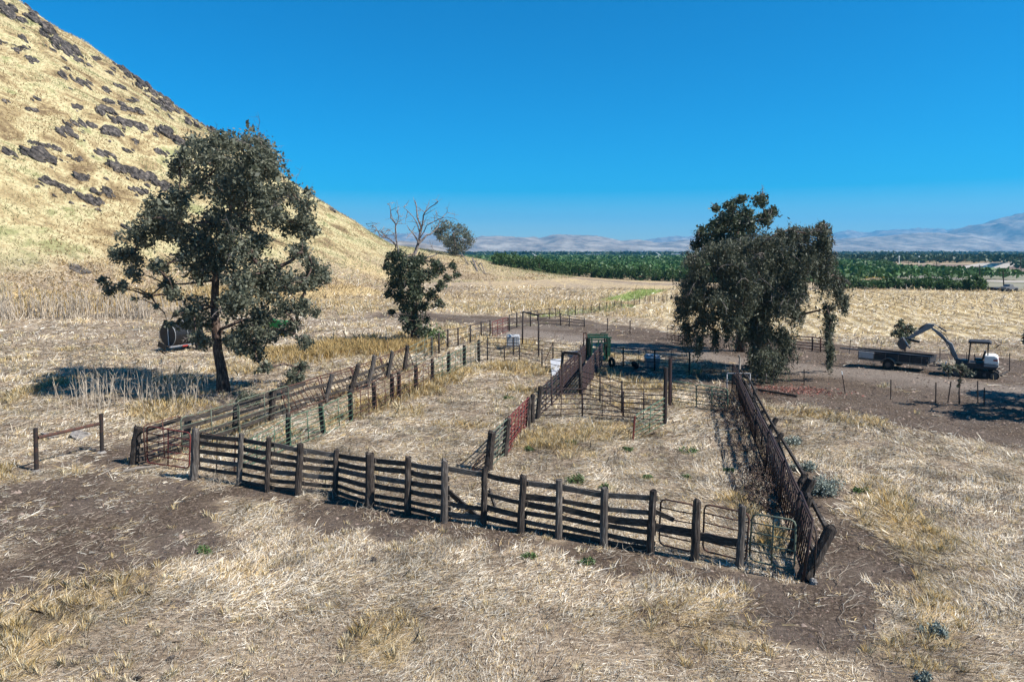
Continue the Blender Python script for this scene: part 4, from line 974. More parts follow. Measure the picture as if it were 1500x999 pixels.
for i in range(3, 7):
    a, c = RG[i], RG[i+1]; n = Vector((.35, 0, 0))
    for f in (.5, 1.0, 1.5): MB().beam(a+n+Vector((0, 0, f)), c+n+Vector((0, 0, f+random.uniform(-.15, .1))), .04, .14, seg=2, jit=.02).build('rail', M['board'], rf)
portal('portal_frame', 'pale square metal frame beside the far end of the right fence', ((1065,585),(1065,547)), ((1098,586),(1099,547)), 'grey', .03, bow=.03)
b0 = G(1090, 580); o = MB().tube([gp(1082, 585), at(1084, 525, b0.y+1), at(1082, 520, b0.y+1)], .07, n=6, jit=.1).build('leaning_pole', M['greywood']); tag(o, 'thin grey pole leaning up at the far end of the right fence', 'pole')
o = MB().tube([gp(1105, 572, .1), gp(1168, 582, .08)], .07, n=6).build('fallen_pole', M['post']); tag(o, 'dark pole lying on the ground by the red leaf litter', 'pole')
# ------------------------------------------------------------------ rocks
def rock(px, py, wpx, hpx, label, mat='rock', name='rock', group=None, sink=.35, sub=4, seed=0, elong=1.0, pieces=False):
    g = G(px, py); mpp = g.y/(1000*.99); rr = random.Random(int(px*31+py*7)+seed)
    w = wpx*mpp; h = hpx*mpp*1.15
    import bmesh
    bm = bmesh.new(); bmesh.ops.create_icosphere(bm, subdivisions=sub, radius=1)
    V = np.array([v.co[:] for v in bm.verts]); F = [tuple(v.index for v in f.verts) for f in bm.faces]; bm.free()
    o1 = rr.uniform(0, 200); n = fbm(V[:, 0]*1.0+o1+V[:, 2]*.7, V[:, 1]+V[:, 2]*1.3-o1, 1.1, 4)
    # facets: flatten along a few random planes
    for k in range(9):
        a = np.array([rr.gauss(0, 1) for _ in range(3)]); a /= np.linalg.norm(a); lim = rr.uniform(.45, .8)
        d = V@a; V = V - np.clip(d-lim, 0, None)[:, None]*a*0.85
    n2 = fbm(V[:, 0]*3+o1+V[:, 2]*2.3, V[:, 1]*3+V[:, 2]*3.1-o1, 1.1, 3); V = V*(1+n[:, None]*.75+n2[:, None]*.30)
    V = V*np.array([w, w*rr.uniform(.6, 1.0)*elong, h])
    an = rr.uniform(-.3, .3); ca, sa = math.cos(an), math.sin(an)
    V = np.stack([V[:, 0]*ca-V[:, 1]*sa, V[:, 0]*sa+V[:, 1]*ca, V[:, 2]], 1)
    gx_ = float(terrain(g.x+1, g.y)-terrain(g.x-1, g.y))/2; gy_ = float(terrain(g.x, g.y+1)-terrain(g.x, g.y-1))/2
    V[:, 2] += V[:, 0]*gx_ + V[:, 1]*gy_ + h*(1-2*sink)*.5
    if pieces: return V, F, g
    me = bpy.data.meshes.new(name); me.from_pydata([tuple(v) for v in V], [], F); me.update()
    o = _link(name, me, M[mat], None); o.location = g; tag(o, label, 'rock', group)
def outcrop(px, py, w, h, label, group):
    rr = random.Random(int(px*13+py*5)); n = 3+int(w/3.2); VV = []; FF = []; g0 = G(px, py); th = rr.uniform(.15, .5)
    for k in range(n):
        u = rr.uniform(-1, 1); v = rr.uniform(-1, 1); s = rr.uniform(.22, .55)*(1-.4*abs(u))
        V, F, g = rock(px+u*w*.8, py+u*w*.8*th*.6+v*h*.45, w*s*.95+1.5, h*s*1.15+1.3, '', sub=3, pieces=True, sink=.28, seed=k)
        o_ = len(VV); VV += [tuple(Vector(p)+g-g0) for p in V]; FF += [tuple(o_+i for i in f) for f in F]
    me = bpy.data.meshes.new('rock_outcrop'); me.from_pydata(VV, [], FF); me.update(); o = _link('rock_outcrop', me, M['rock'], None); o.location = g0; tag(o, label, 'rock', group)
H = [(620,345,25,10),(570,318,20,8),(690,400,25,10),(790,462,22,9),(830,488,22,9),(890,530,24,8),(930,560,20,8),(990,590,22,7),(1050,625,20,8),(1085,650,18,7),(160,60,22,8),(190,95,18,7),(245,135,16,5),(470,280,16,5),(10,8,22,8),(55,60,55,34),(95,92,26,16),(20,30,20,20),(165,85,35,16),(240,165,45,24),(300,215,50,26),(350,255,40,20),(390,292,22,9),(110,180,13,8),(80,245,18,8),(160,287,25,6),(400,400,42,18),(300,360,22,8),(330,330,11,6),
     (540,355,18,8),(515,440,24,9),(600,340,28,20),(650,380,32,22),(700,420,32,22),(750,450,28,18),(790,505,40,16),(850,540,32,15),(945,600,30,22),(820,495,22,10),(560,500,45,11),(640,535,45,14),(520,540,45,18),(600,590,45,14),
     (670,615,45,18),(380,525,25,11),(175,482,18,8),(155,537,25,11),(370,600,40,16),(330,650,55,18),(440,612,32,18),(540,648,50,18),(800,635,45,24),(860,685,36,22),(660,685,13,8),(620,732,22,8),(40,742,40,14),(190,755,75,26),
     (370,775,28,15),(520,752,45,16),(560,820,45,26),(650,845,45,26),(720,875,52,28),(780,905,40,28),(240,890,45,16),(320,922,36,14),(390,862,36,15),(500,935,42,26),(410,962,45,16),(455,980,36,20),(650,920,18,8),(790,740,22,12),
     (880,742,18,8),(940,695,28,12),(1000,602,16,8),(1040,632,22,10),(965,568,22,7),(180,700,40,8),(270,722,25,8),(645,490,20,8),(430,315,14,6),(470,285,12,8),(590,420,22,7),(700,940,30,16),(30,490,16,6),(100,225,30,8),(20,205,18,8)]
for i, (x, y, w_, h_) in enumerate(H):
    px, py = x/3.33, y/3.33
    where = 'high on' if py < 110 else ('across the middle of' if py < 205 else 'low on')
    size = 'broad' if w_ > 38 else 'small'; w_ *= 1.3; h_ *= 1.3
    outcrop(px, py+2, w_/3.33, h_/3.33, f'{size} dark rock outcrop {where} the golden hillside', f'{size} rock outcrops {where} the hill')
    rr_ = random.Random(i)
    for q in range(3 if w_ > 38 else 1):
        rock(px+rr_.uniform(-1, 1)*w_/3.33*1.2, py+2+rr_.uniform(-.5, 1.3)*h_/3.33*1.3, rr_.uniform(1.5, 5), rr_.uniform(1, 3), f'small dark rock outcrop {where} the golden hillside', group=f'small rock outcrops {where} the hill', name='rock_outcrop', sub=2)
rock(487, 309, 6, 3, 'small dark rock on the bare skyline slope right of the eucalyptus crown', name='rock_outcrop')
rock(115, 394, 16, 2, 'flat dark rock strip low in the golden grass', name='rock_outcrop'); rock(185, 334, 9, 3, 'single dark rock at the foot of the outcrops left of the eucalyptus', name='rock_outcrop')
for (px, py, w_, h_, lb, mt_) in ((1191,855,8,7,'pale rock at the foot of the leaning corner post', 'palerock'), (250,967,8,7,'round grey rock in the dry grass at lower left', 'rock'), (25,937,10,6,'pale grey rock half sunk at the lower left edge', 'palerock'),
    (73,642,13,7,'flat grey rock left behind the hitching rail', 'palerock'), (117,640,14,8,'flat grey rock right behind the hitching rail', 'palerock'), (3,697,5,4,'pale rock at the left edge of the dirt', 'palerock'), (548,822,6,5,'small dark rock in the straw below the timber fence', 'rock'),
    (203,996,8,5,'dark rock at the bottom edge', 'rock'), (1163,762,6,5,'dark rock beside the right fence braces','rock'), (574,752,6,4,'dark clod against the front fence','rock'), (222,593,7,4,'grey stone among the dead stalks','palerock'), (284,578,8,5,'pale stone in the shade left of the eucalyptus trunk','palerock'), (1355,992,6,4,'small stone at the bottom right edge','palerock')):
    rock(px, py, w_, h_, lb, mt_)
# ------------------------------------------------------------------ excavator (built in its own space: x toward the tail, z up)
def place(name, label, cat, px, py, rz): 
    g = G(px, py); return empty(name, g, label, cat, rz=rz)
ex = place('mini_excavator', 'white and dark compact excavator with canopy, arm reaching left over the flatbed', 'excavator', 1428, 552, R(-35))
def track(y):
    L, r = 1.0, .27; pts = []
    for k in range(9): a = math.pi/2+math.pi*k/8; pts.append((-L+math.cos(a)*r, r+math.sin(a)*r))
    for k in range(9): a = -math.pi/2+math.pi*k/8; pts.append((L+math.cos(a)*r, r+math.sin(a)*r))
    s = MB(); s.prism(pts, y-.17, y+.17); o = s.local('track', M['rubber'], ex, bevel=.02)
    t = MB()
    for k in range(15):
        x = -L+2*L*k/14
        for z in (.0, .54): t.box((x, y, z+(.012 if z == 0 else 0)), (.06, .36, .035))
    t.local('tread', M['rubber'], o)
    w = MB()
    for x in (-L, -.5, 0, .5, L): w.disc((x, y, r), .19 if abs(x) == L else .1, (0, 1, 0), .38, 14)
    w.local('roller', M['steel'], o)
track(-.62); track(.62)
MB().box((0, 0, .36), (1.3, 1.0, .3)).local('undercarriage', M['steel'], ex, bevel=.02)
MB().disc((0, 0, .56), .42, (0, 0, 1), .14, 20).local('slew_ring', M['steel'], ex)
MB().prism([(-.85, .64), (1.0, .64), (1.15, .8), (1.15, .98), (-.85, .98)], -.72, .72).local('deck', M['darkwall'], ex, bevel=.03)
hd = MB().prism([(.42, .98), (1.12, .98), (1.2, 1.05), (1.12, 1.42), (.95, 1.52), (.42, 1.50)], -.70, .70).local('engine_hood', M['white'], ex, bevel=.05)
MB().box((1.0, -.712, 1.25), (.22, .02, .10)).local('red_stripe', M['tred'], hd); MB().box((1.17, 0, 1.26), (.03, .5, .12)).local('red_stripe', M['tred'], hd)
MB().prism([(.42, .80), (1.16, .80), (1.19, .97), (.42, .97)], -.735, .735).local('rear_counterweight', M['grey'], ex, bevel=.02)
for (x, y) in ((-.42, -.62), (-.42, .62), (.60, -.62), (.60, .62)):
    MB().beam((x, y, .98), (x*(.92), y*.95, 2.28), .07, .07, (1, 0, 0)).local('canopy_post', M['black'], ex, bevel=.01)
MB().prism([(-.52, 2.27), (-.40, 2.36), (.62, 2.38), (.74, 2.28), (.70, 2.24), (-.48, 2.22)], -.66, .66).local('canopy_roof', M['darkwall'], ex, bevel=.02)
st = MB().box((.12, 0, 1.15), (.48, .5, .14)).local('seat', M['black'], ex, bevel=.04); MB().beam((.34, 0, 1.2), (.44, 0, 1.72), .48, .12, (1, 0, 0)).local('backrest', M['black'], st, bevel=.03)
for y in (-.3, .3): MB().tube([(-.05, y, 1.0), (-.1, y, 1.35), (-.14, y, 1.45)], .02, n=6).local('control_lever', M['black'], ex)
MB().tube([(-.5, -.2, 1.0), (-.55, -.2, 1.6)], .02, n=6).local('control_lever', M['black'], ex)
MB().box((-.6, 0, 1.02), (.35, .6, .12)).local('foot_plate', M['steel'], ex)
MB().prism([(-1.12, .55), (-.8, .6), (-.72, 1.05), (-1.1, 1.12)], -.18, .18).local('swing_bracket', M['steel'], ex, bevel=.02)
def box_arm(pts, w, name, mat):
    s = MB(); n = len(pts)
    top = [(x+nx*h*.56, z+nz*h*.56) for x, z, nx, nz, h in pts]; bot = [(x-nx*h*.56, z-nz*h*.56) for x, z, nx, nz, h in pts]
    s.prism(top+bot[::-1], -w/2, w/2); return s.local(name, M[mat], ex, bevel=.015)
box_arm([(-1.0, .95, -.85, .5, .2), (-1.28, 1.55, -.92, .38, .30), (-1.55, 2.20, -.80, .6, .40), (-1.95, 2.55, -.52, .85, .32), (-2.62, 3.02, -.55, .83, .2)], .22, 'boom', 'grey')
box_arm([(-2.45, 3.22, -.3, .95, .10), (-2.72, 3.12, -.45, .9, .34), (-3.2, 2.75, -.6, .8, .26), (-3.85, 2.22, -.6, .8, .17)], .19, 'stick', 'grey')
def cyl(a, c, r=.05):
    a = Vector(a); c = Vector(c); o = MB().tube([a, a.lerp(c, .6)], r, n=10).local('hydraulic_cylinder', M['steel'], ex, smooth=True)
    MB().tube([a.lerp(c, .58), c], r*.5, n=8).local('piston_rod', M['galv'], o, smooth=True)
cyl((-.95, 0, .75), (-1.72, 0, 2.05), .06); cyl((-1.75, 0, 2.82), (-2.5, 0, 3.3), .055); cyl((-2.85, 0, 3.3), (-3.62, 0, 2.62), .045)
MB().tube([(-1.1, .13, 1.0), (-1.4, .13, 1.9), (-1.8, .13, 2.6), (-2.5, .13, 3.14)], .02, n=5).local('hose', M['black'], ex)
bk = []
for a in range(8):
    t = R(100+a*26); bk.append((-4.12+math.cos(t)*.34, 1.86+math.sin(t)*.42))
s = MB(); s.prism(bk+[(-3.85, 1.75)], -.3, .3); o = s.local('bucket', M['steel'], ex, bevel=.01)
t_ = MB()
for y in (-.24, -.08, .08, .24): t_.beam((-3.9, y, 1.72), (-3.72, y, 1.58), .06, .04)
t_.local('bucket_teeth', M['steel'], o)
MB().beam((-3.75, 0, 2.15), (-4.05, 0, 2.25), .14, .1).local('bucket_link', M['steel'], ex)
MB().beam((-3.85, 0, 2.15), (-3.2, 0, 2.02), .2, .14).local('thumb', M['black'], ex, bevel=.02)
for y in (-.45, .45): MB().beam((-.9, y, .35), (-1.6, y, .45), .1, .12).local('blade_arm', M['grey'], ex)
MB().prism([(-1.60, .18), (-1.68, .45), (-1.60, .75), (-1.66, .78), (-1.76, .45), (-1.66, .15)], -.8, .8).local('dozer_blade', M['grey'], ex, bevel=.01)
# ------------------------------------------------------------------ flatbed trailer
tr = place('flatbed_trailer', 'dark low-sided trailer with arched wheel guard and pale side panel on the dirt road', 'trailer', 1312, 539, R(-45))
L0, L1, W = -2.15, 2.15, 1.0
MB().beam((L0, -W, .55), (L1, -W, .55), .06, .12).local('frame_rail', M['greywood'], tr); MB().beam((L0, W, .55), (L1, W, .55), .06, .12).local('frame_rail', M['steel'], tr)
MB().box((0, 0, .63), (4.3, 2*W, .06)).local('bed', M['board'], tr)
MB().box((.48, -W, .85), (3.2, .05, .42)).local('side_panel', M['darkwall'], tr); MB().box((0, W, .85), (4.25, .05, .42)).local('side_panel', M['darkwall'], tr)
MB().box((-1.64, -W-.005, .85), (.98, .06, .44)).local('pale_panel', M['tarp'], tr, bevel=.01)
for x in (L0, L1): MB().box((x, 0, .85), (.05, 2*W, .42)).local('end_panel', M['darkwall'], tr)
for x in (-1.1, -.4, .4, 1.1, 1.8): MB().beam((x, -W-.05, .62), (x, -W-.05, 1.08), .05, .05, (1, 0, 0)).local('stake_post', M['steel'], tr)
for y in (-1, 1):
    o = MB().disc((-.15, y*(W+.16), .36), .35, (0, 1, 0), .22, 24).local('wheel', M['rubber'], tr, bevel=.02)
    MB().disc((-.15, y*(W+.27), .36), .17, (0, 1, 0), .04, 16).local('rim', M['steel'], o)
    pts = [(-.15+math.cos(math.pi*k/10)*.46, .40+math.sin(math.pi*k/10)*.42) for k in range(11)]; inn = [(-.15+math.cos(math.pi*k/10)*.42, .40+math.sin(math.pi*k/10)*.38) for k in range(11)][::-1]
    s = MB(); s.prism(pts+inn, y*(W+.16)-.14, y*(W+.16)+.14); s.local('wheel_guard', M['greywood'], tr)
for y in (-.5, .5): MB().beam((L1, y, .5), (L1+1.1, 0, .48), .08, .08).local('tongue', M['steel'], tr)
MB().tube([(L1+1.0, 0, 0), (L1+1.0, 0, .7)], .04, n=8).local('jack', M['rust'], tr)
MB().disc((L1+1.15, 0, .5), .05, (1, 0, 0), .18, 8).local('coupler', M['steel'], tr)
MB().tube([(L1+.25, -.2, .6), (L1+.45, .1, .95), (L1+.6, -.1, .6), (L1+.3, .2, .8), (L1+.5, -.2, .7)], .02, n=5).local('chain', M['galv'], tr)
# load on the trailer: long dark boards
ta = Vector(tr.location); rot = Matrix.Rotation(R(-45), 3, 'Z')
def tl(x, y, z): return ta + rot @ Vector((x, y, z))
o = MB().beam(tl(-3.5, -.6, 1.11), tl(2.4, -.75, 1.10), .35, .06, seg=2).build('long_plank_timber', M['darkwall']); tag(o, 'long dark board lying lengthwise over the trailer sides and past its end', 'board')
o = MB().beam(tl(-2.6, .35, 1.11), tl(2.2, .3, 1.11), .28, .08, seg=2).build('long_plank_timber', M['board']); tag(o, 'second plank beside the long board on the trailer', 'board')
o = MB().beam(gp(1466, 552, .08), gp(1476, 546, .08), .1, .1).build('loose_plank_timber', M['board']); tag(o, 'dark timber on the dirt behind the excavator', 'board')
# ------------------------------------------------------------------ tank trailer
tk = place('tank_trailer', 'black cylindrical tank on a small grey-framed trailer, in front of the hill', 'tank trailer', 268, 513, R(65))
MB().disc((0, 0, 1.42), .93, (1, 0, 0), 2.7, 36).local('tank', M['black'], tk, bevel=.06)
for x in (-1.36, -.2, .9): 
    s = MB(); ring = [(x, math.cos(2*math.pi*k/30)*.945, 1.42+math.sin(2*math.pi*k/30)*.945) for k in range(31)]; s.tube(ring, .02, n=4, cap=False); s.local('band', M['galv'], tk)
MB().beam((-1.38, -.12, .55), (-1.38, -.12, 2.32), .05, .03, (0, 1, 0)).local('strap', M['white'], tk)
MB().disc((.1, 0, 2.38), .22, (0, 0, 1), .14, 18).local('hatch', M['grey'], tk)
for y in (-.6, .6): MB().beam((-1.75, y, .50), (1.9, y, .50), .1, .12).local('frame_rail', M['grey'], tk)
MB().box((-.3, -.66, .46), (.5, .06, .12)).local('red_member', M['tred'], tk); MB().box((-1.72, 0, .50), (.1, 1.3, .14)).local('cross_member', M['steel'], tk)
for y in (-1, 1):
    o = MB().disc((.95, y*.88, .42), .42, (0, 1, 0), .24, 24).local('wheel', M['rubber'], tk, bevel=.03); MB().disc((.95, y*1.01, .42), .2, (0, 1, 0), .05, 16).local('rim', M['grey'], o)
MB().beam((1.9, 0, .48), (3.1, 0, .42), .1, .1).local('tongue', M['steel'], tk); MB().tube([(2.9, 0, 0), (2.9, 0, .6)], .04, n=8).local('jack', M['steel'], tk)
MB().beam((-1.9, -.4, .45), (-1.9, .4, .75), .1, .4).local('spray_bar', M['black'], tk)
# ------------------------------------------------------------------ tractor behind the tree
tc = place('farm_tractor', 'green tractor with yellow wheel rims half hidden behind the eucalyptus', 'tractor', 402, 492, R(-12))
MB().prism([(-.1, .75), (1.75, .8), (1.8, 1.35), (1.5, 1.5), (-.1, 1.55)], -.36, .36).local('engine_hood', M['tgreen'], tc, bevel=.05)
MB().box((1.79, 0, 1.05), (.06, .6, .5)).local('grille', M['black'], tc)
MB().box((-.6, 0, .85), (1.2, .7, .5)).local('transmission', M['tgreen'], tc, bevel=.03)
for y in (-1, 1):
    o = MB().disc((-.85, y*.75, .75), .75, (0, 1, 0), .38, 28).local('rear_wheel', M['rubber'], tc, bevel=.05); MB().disc((-.85, y*.95, .75), .42, (0, 1, 0), .06, 22, .38).local('rim', M['yellow'], o)
    o = MB().disc((1.45, y*.68, .45), .45, (0, 1, 0), .26, 24).local('front_wheel', M['rubber'], tc, bevel=.04); MB().disc((1.45, y*.83, .45), .31, (0, 1, 0), .06, 18, .27).local('rim', M['yellow'], o)
    s = MB(); pts = [(-.85+math.cos(R(20+k*14))*.92, .8+math.sin(R(20+k*14))*.88) for k in range(11)]; inn = [(-.85+math.cos(R(20+k*14))*.87, .8+math.sin(R(20+k*14))*.83) for k in range(11)][::-1]
    s.prism(pts+inn, y*.75-.22, y*.75+.22); s.local('fender', M['tgreen'], tc)
o = MB().box((-.8, 0, 1.25), (.45, .5, .12)).local('seat', M['yellow'], tc, bevel=.03); MB().beam((-1.0, 0, 1.3), (-1.08, 0, 1.65), .45, .08, (1, 0, 0)).local('backrest', M['yellow'], o)
MB().tube([(-.1, 0, 1.4), (-.35, 0, 1.75)], .025, n=6).local('steering_column', M['black'], tc)
s = MB(); s.tube([(-.35+math.cos(2*math.pi*k/16)*.1, math.sin(2*math.pi*k/16)*.2, 1.76+math.cos(2*math.pi*k/16)*.13) for k in range(17)], .018, n=5, cap=False); s.local('steering_wheel', M['black'], tc)
MB().tube([(1.0, .15, 1.5), (1.0, .15, 2.1)], .04, n=8).local('exhaust', M['black'], tc)
for y in (-.55, .55): MB().beam((-1.15, y, 1.1), (-1.15, y, 2.2), .06, .06, (1, 0, 0)).local('roll_bar_post', M['black'], tc)
MB().beam((-1.15, -.58, 2.2), (-1.15, .58, 2.2), .06, .06).local('roll_bar', M['black'], tc)
# ------------------------------------------------------------------ things in the pens
def torus(c, Rm, rm, ax, mat, name, label, cat):
    c = Vector(c); ax = Vector(ax).normalized(); a = ax.cross(Vector((0, 0, 1))).normalized(); b_ = ax.cross(a); s = MB(); vs = []; fs = []; N_, K = 28, 10
    for i in range(N_):
        t = 2*math.pi*i/N_; d = a*math.cos(t)+b_*math.sin(t)
        for k in range(K):
            u = 2*math.pi*k/K; vs.append(c+d*(Rm+rm*math.cos(u))+ax*rm*1.2*math.sin(u))
    for i in range(N_):
        for k in range(K): fs.append((i*K+k, ((i+1) % N_)*K+k, ((i+1) % N_)*K+(k+1) % K, i*K+(k+1) % K))
    s.add(vs, fs); return tag(s.build(name, M[mat], smooth=True), label, cat)
torus(gp(896, 538, .36), .27, .10, (1, .45, .1), 'rubber', 'old_tyre', 'upright old black tyre right of the green squeeze chute', 'tyre')
torus(gp(930, 541, .30), .22, .10, (.9, .4, .5), 'rubber', 'old_tyre', 'leaning old black tyre in the shade, between the first tyre and grey bin', 'tyre')
g0 = G(955, 539); bn = empty('plastic_bin', g0, 'grey plastic bin with pale slanted lid in the shaded pen', 'bin')
s = MB(); s.add([(-.42,-.38,0),(.42,-.38,0),(.42,.38,0),(-.42,.38,0),(-.5,-.45,.75),(.5,-.45,.75),(.5,.45,.75),(-.5,.45,.75)], [(3,2,1,0),(4,5,6,7),(0,1,5,4),(1,2,6,5),(2,3,7,6),(3,0,4,7)]); s.local('body', M['grey'], bn, bevel=.04)
s = MB(); s.add([(-.53,-.48,.76),(.53,-.48,.76),(.53,.48,.76),(-.53,.48,.76),(-.35,-.1,1.0),(.45,-.1,.95),(.45,.4,.92),(-.35,.4,.98)], [(3,2,1,0),(4,5,6,7),(0,1,5,4),(1,2,6,5),(2,3,7,6),(3,0,4,7)]); s.local('lid', M['tarp'], bn, bevel=.03)
for x in (-.25, 0, .25): MB().box((x, -.435, .38), (.04, .04, .6)).local('rib', M['grey'], bn)
g0 = G(752, 511); ib = empty('caged_tank', g0, 'white caged plastic tank in the back left pen', 'tank')
MB().box((0, 0, .68), (1.05, 1.0, .95)).local('bottle', M['tarp'], ib, bevel=.10); MB().box((0, 0, .09), (1.2, 1.1, .14)).local('pallet', M['greywood'], ib); MB().disc((0, 0, 1.18), .11, (0, 0, 1), .06, 16).local('cap', M['grey'], ib)
for k in range(5):
    z = .2+k*.24; MB().tube([(-.56,-.54,z),(.56,-.54,z),(.56,.54,z),(-.56,.54,z),(-.56,-.54,z)], .014, n=4).local('cage_bar', M['galv'], ib)
for k in range(7):
    x = -.54+k*.18
    for y in (-.54, .54): MB().tube([(x, y, .16), (x, y, 1.18)], .014, n=4).local('cage_bar', M['galv'], ib)
# sheet of pale tin leaning near the chute
s = MB(); A_, B_, C_ = gp(806, 538, .55), gp(822, 538, .6), gp(813, 551, .04)
dn = Vector((0, .02, .015)); s.add([A_, B_, C_+Vector((.2, 0, 0)), C_-Vector((.2, 0, 0)), A_+dn, B_+dn, C_+Vector((.2, 0, 0))+dn, C_-Vector((.2, 0, 0))+dn], [(0,1,2,3),(7,6,5,4),(0,4,5,1),(1,5,6,2),(2,6,7,3),(3,7,4,0)])
tag(s.build('tin_sheet', M['tarp']), 'pale tin sheet leaning beside the near end of the chute', 'sheet')
tr_ = gp(845, 524); o = MB().box(tr_+Vector((0, .2, .25)), (1.6, .5, .45)).build('water_trough', M['galv'], bevel=.06); tag(o, 'pale metal trough behind the left chute wall', 'trough')
# ------------------------------------------------------------------ farmland: far trees, orchards, poles
def leafy_proto(name, r, h, n, seed, mat='leaf_mid', L=.42, W=.24, trunk=True):
    rr = np.random.default_rng(seed); root = empty(name, (0, 0, 0))
    k = 26; c = rr.normal(size=(k, 3)); c /= np.linalg.norm(c, axis=1)[:, None]; c *= rr.uniform(.55, .95, (k, 1)); c[:, 2] = c[:, 2]*.52+.44
    c *= np.array([r, r, h]); i = rr.integers(0, k, n); p = c[i]+rr.normal(size=(n, 3))*np.array([r, r, h])*.13; p = p[p[:, 2] > .05]
    V, F_ = leaf_quads(p, L, W, .2, rr); cl = np.clip(rr.normal(.45, .22, len(p)), 0, 1)[:, None]; cl = np.repeat(np.concatenate([cl]*3, 1), 4, 0)
    mesh_np('crown', V, F_, M[mat], cl, root)
    if trunk:
        t = MB(); t.tube([(0, 0, -.1), (0, 0, h*.3), (.05, 0, h*.6)], [.14, .11, .05], n=6)
        for q in range(5): t.tube([(0, 0, h*.3), tuple(c[q]*.8)], [.06, .02], n=4)
        t.local('trunk', M['bark'], root)
    return root
protos = [leafy_proto('orchard_tree', 2.5, 3.8+.12*k, 1500, 40+k) for k in range(4)]
for p in protos: tag(p, 'dark green orchard tree in the front edge row of the far left grove', 'tree', 'orchard trees along the front edge of the left grove')
used = set()
def put(p, x, y, rz, sc, label=None, group=None):
    if p.name in used: o = copy_tree(p)
    else: used.add(p.name); o = p
    o.location = (x, y, float(terrain(x, y))); o.rotation_euler = (0, 0, rz); o.scale = (sc, sc, sc)
    if label: o['label'] = label; o['group'] = group
edge = [G(727, 388.8), G(781, 397.5), G(827, 403.5), G(883, 408), G(930, 411), G(995, 413), G(1060, 415), G(1130, 415.5)]
def walk(pts, step):
    out = []; acc = 0
    for a, c in zip(pts[:-1], pts[1:]):
        L = (c-a).length; d = acc
        while d < L: out.append(a.lerp(c, d/L)); d += step
        acc = d-L
    return out
rnd = random.Random(5)
for i, p in enumerate(walk([Vector((e.x+1, e.y+2.5, 0)) for e in edge], 3.8)):
    put(protos[i % 4], p.x+rnd.uniform(-.4, .4), p.y+rnd.uniform(-.4, .4), rnd.uniform(0, 6.28), rnd.uniform(.94, 1.05))
rp = [leafy_proto('grove_tree', 2.0, 2.3+.22*k, 1300, 60+k, 'leaf_mid') for k in range(3)]
for p in rp: tag(p, 'low round grove tree in the short row beyond the stubble field at right', 'tree', 'grove trees beyond the stubble field')
for i, p in enumerate(walk([Vector((G(1215, 424).x, G(1215, 424).y+2, 0)), Vector((G(1330, 424.5).x, G(1330, 424.5).y+2, 0)), Vector((G(1458, 427).x, G(1458, 427).y+2, 0))], 2.7)):
    put(rp[i % 3], p.x+rnd.uniform(-.4, .4), p.y+rnd.uniform(-.5, .5), rnd.uniform(0, 6.28), rnd.uniform(.82, 1.12))
    if i % 7 == 3: put(rp[(i+1) % 3], p.x+rnd.uniform(-1, 1), p.y+5+rnd.uniform(-.5, .5), rnd.uniform(0, 6.28), rnd.uniform(.85, 1.1))
bp_ = [leafy_proto('grove_tree', 2.4, 3.9+.3*k, 1100, 80+k, 'leaf_mid') for k in range(2)]
for p in bp_: tag(p, 'grove tree in the edge row of the green block left of the orange patch', 'tree', 'grove trees edging the green block')
for i, p in enumerate(walk([Vector((G(1205, 403).x, G(1205, 403).y+2, 0)), Vector((G(1312, 403).x, G(1312, 403).y+2, 0)), Vector((G(1290, 393).x, G(1290, 393).y, 0))], 4.6)):
    put(bp_[i % 2], p.x+rnd.uniform(-.4, .4), p.y+rnd.uniform(-.4, .4), rnd.uniform(0, 6.28), rnd.uniform(.9, 1.1))
# tree masses: many small leaf clumps per tree, one object per grove
def inside(x, y, poly):
    c = np.zeros(x.shape, bool); n = len(poly)
    for i in range(n):
        (x1, y1), (x2, y2) = poly[i], poly[(i+1) % n]
        k = ((y1 > y) != (y2 > y)) & (x < (x2-x1)*(y-y1)/(y2-y1+1e-12)+x1); c ^= k
    return c
def grove(name, label, poly, step, h, r, per, mat, L, seed, jit=.5, rowdir=0.24, cat='orchard'):
    rr = np.random.default_rng(seed); xs = [p[0] for p in poly]; ys = [p[1] for p in poly]
    ca, sa = math.cos(rowdir), math.sin(rowdir)
    ext = max(max(xs)-min(xs), max(ys)-min(ys))*.75; cx, cy = (max(xs)+min(xs))/2, (max(ys)+min(ys))/2
    u = np.arange(-ext, ext, step); A_, B_ = np.meshgrid(u, u*1.0); A_ = A_.ravel()+rr.normal(size=A_.size)*jit; B_ = B_.ravel()+rr.normal(size=B_.size)*jit
    x = cx+A_*ca+B_*sa; y = cy-A_*sa+B_*ca
    k = inside(x, y, poly); x, y = x[k], y[k]; n = len(x)
    hh = h*rr.uniform(.93, 1.06, n); q = rr.normal(size=(n, per, 3)); q /= np.linalg.norm(q, axis=2)[:, :, None]; q *= rr.uniform(.6, 1, (n, per, 1))
    q[:, :, 2] = np.abs(q[:, :, 2])*.62+.36
    P_ = np.stack([x[:, None]+q[:, :, 0]*r, y[:, None]+q[:, :, 1]*r, terrain(x, y)[:, None]+q[:, :, 2]*hh[:, None]], 2).reshape(-1, 3)
    V, F_ = leaf_quads(P_, L, L*.8, 0, rr); c1 = np.clip(rr.normal(.5, .2, len(P_)), 0, 1)[:, None]; c1 = np.repeat(np.concatenate([c1]*3, 1), 4, 0)
    o = mesh_np(name, V, F_, M[mat], c1); tag(o, label, cat, kind='stuff'); print(name, n, len(P_))
def gxy(px, py): g = at(px, py, 1); d = ray(px, py); t = -CAMH/d[2]; return (t*d[0], t*d[1])
M['leaf_far'] = leaf_mat('grove_canopy', (.030, .072, .017), (.075, .155, .038), .2)
M['leaf_vine'] = leaf_mat('far_grove_canopy', (.020, .036, .014), (.050, .085, .030), .2)
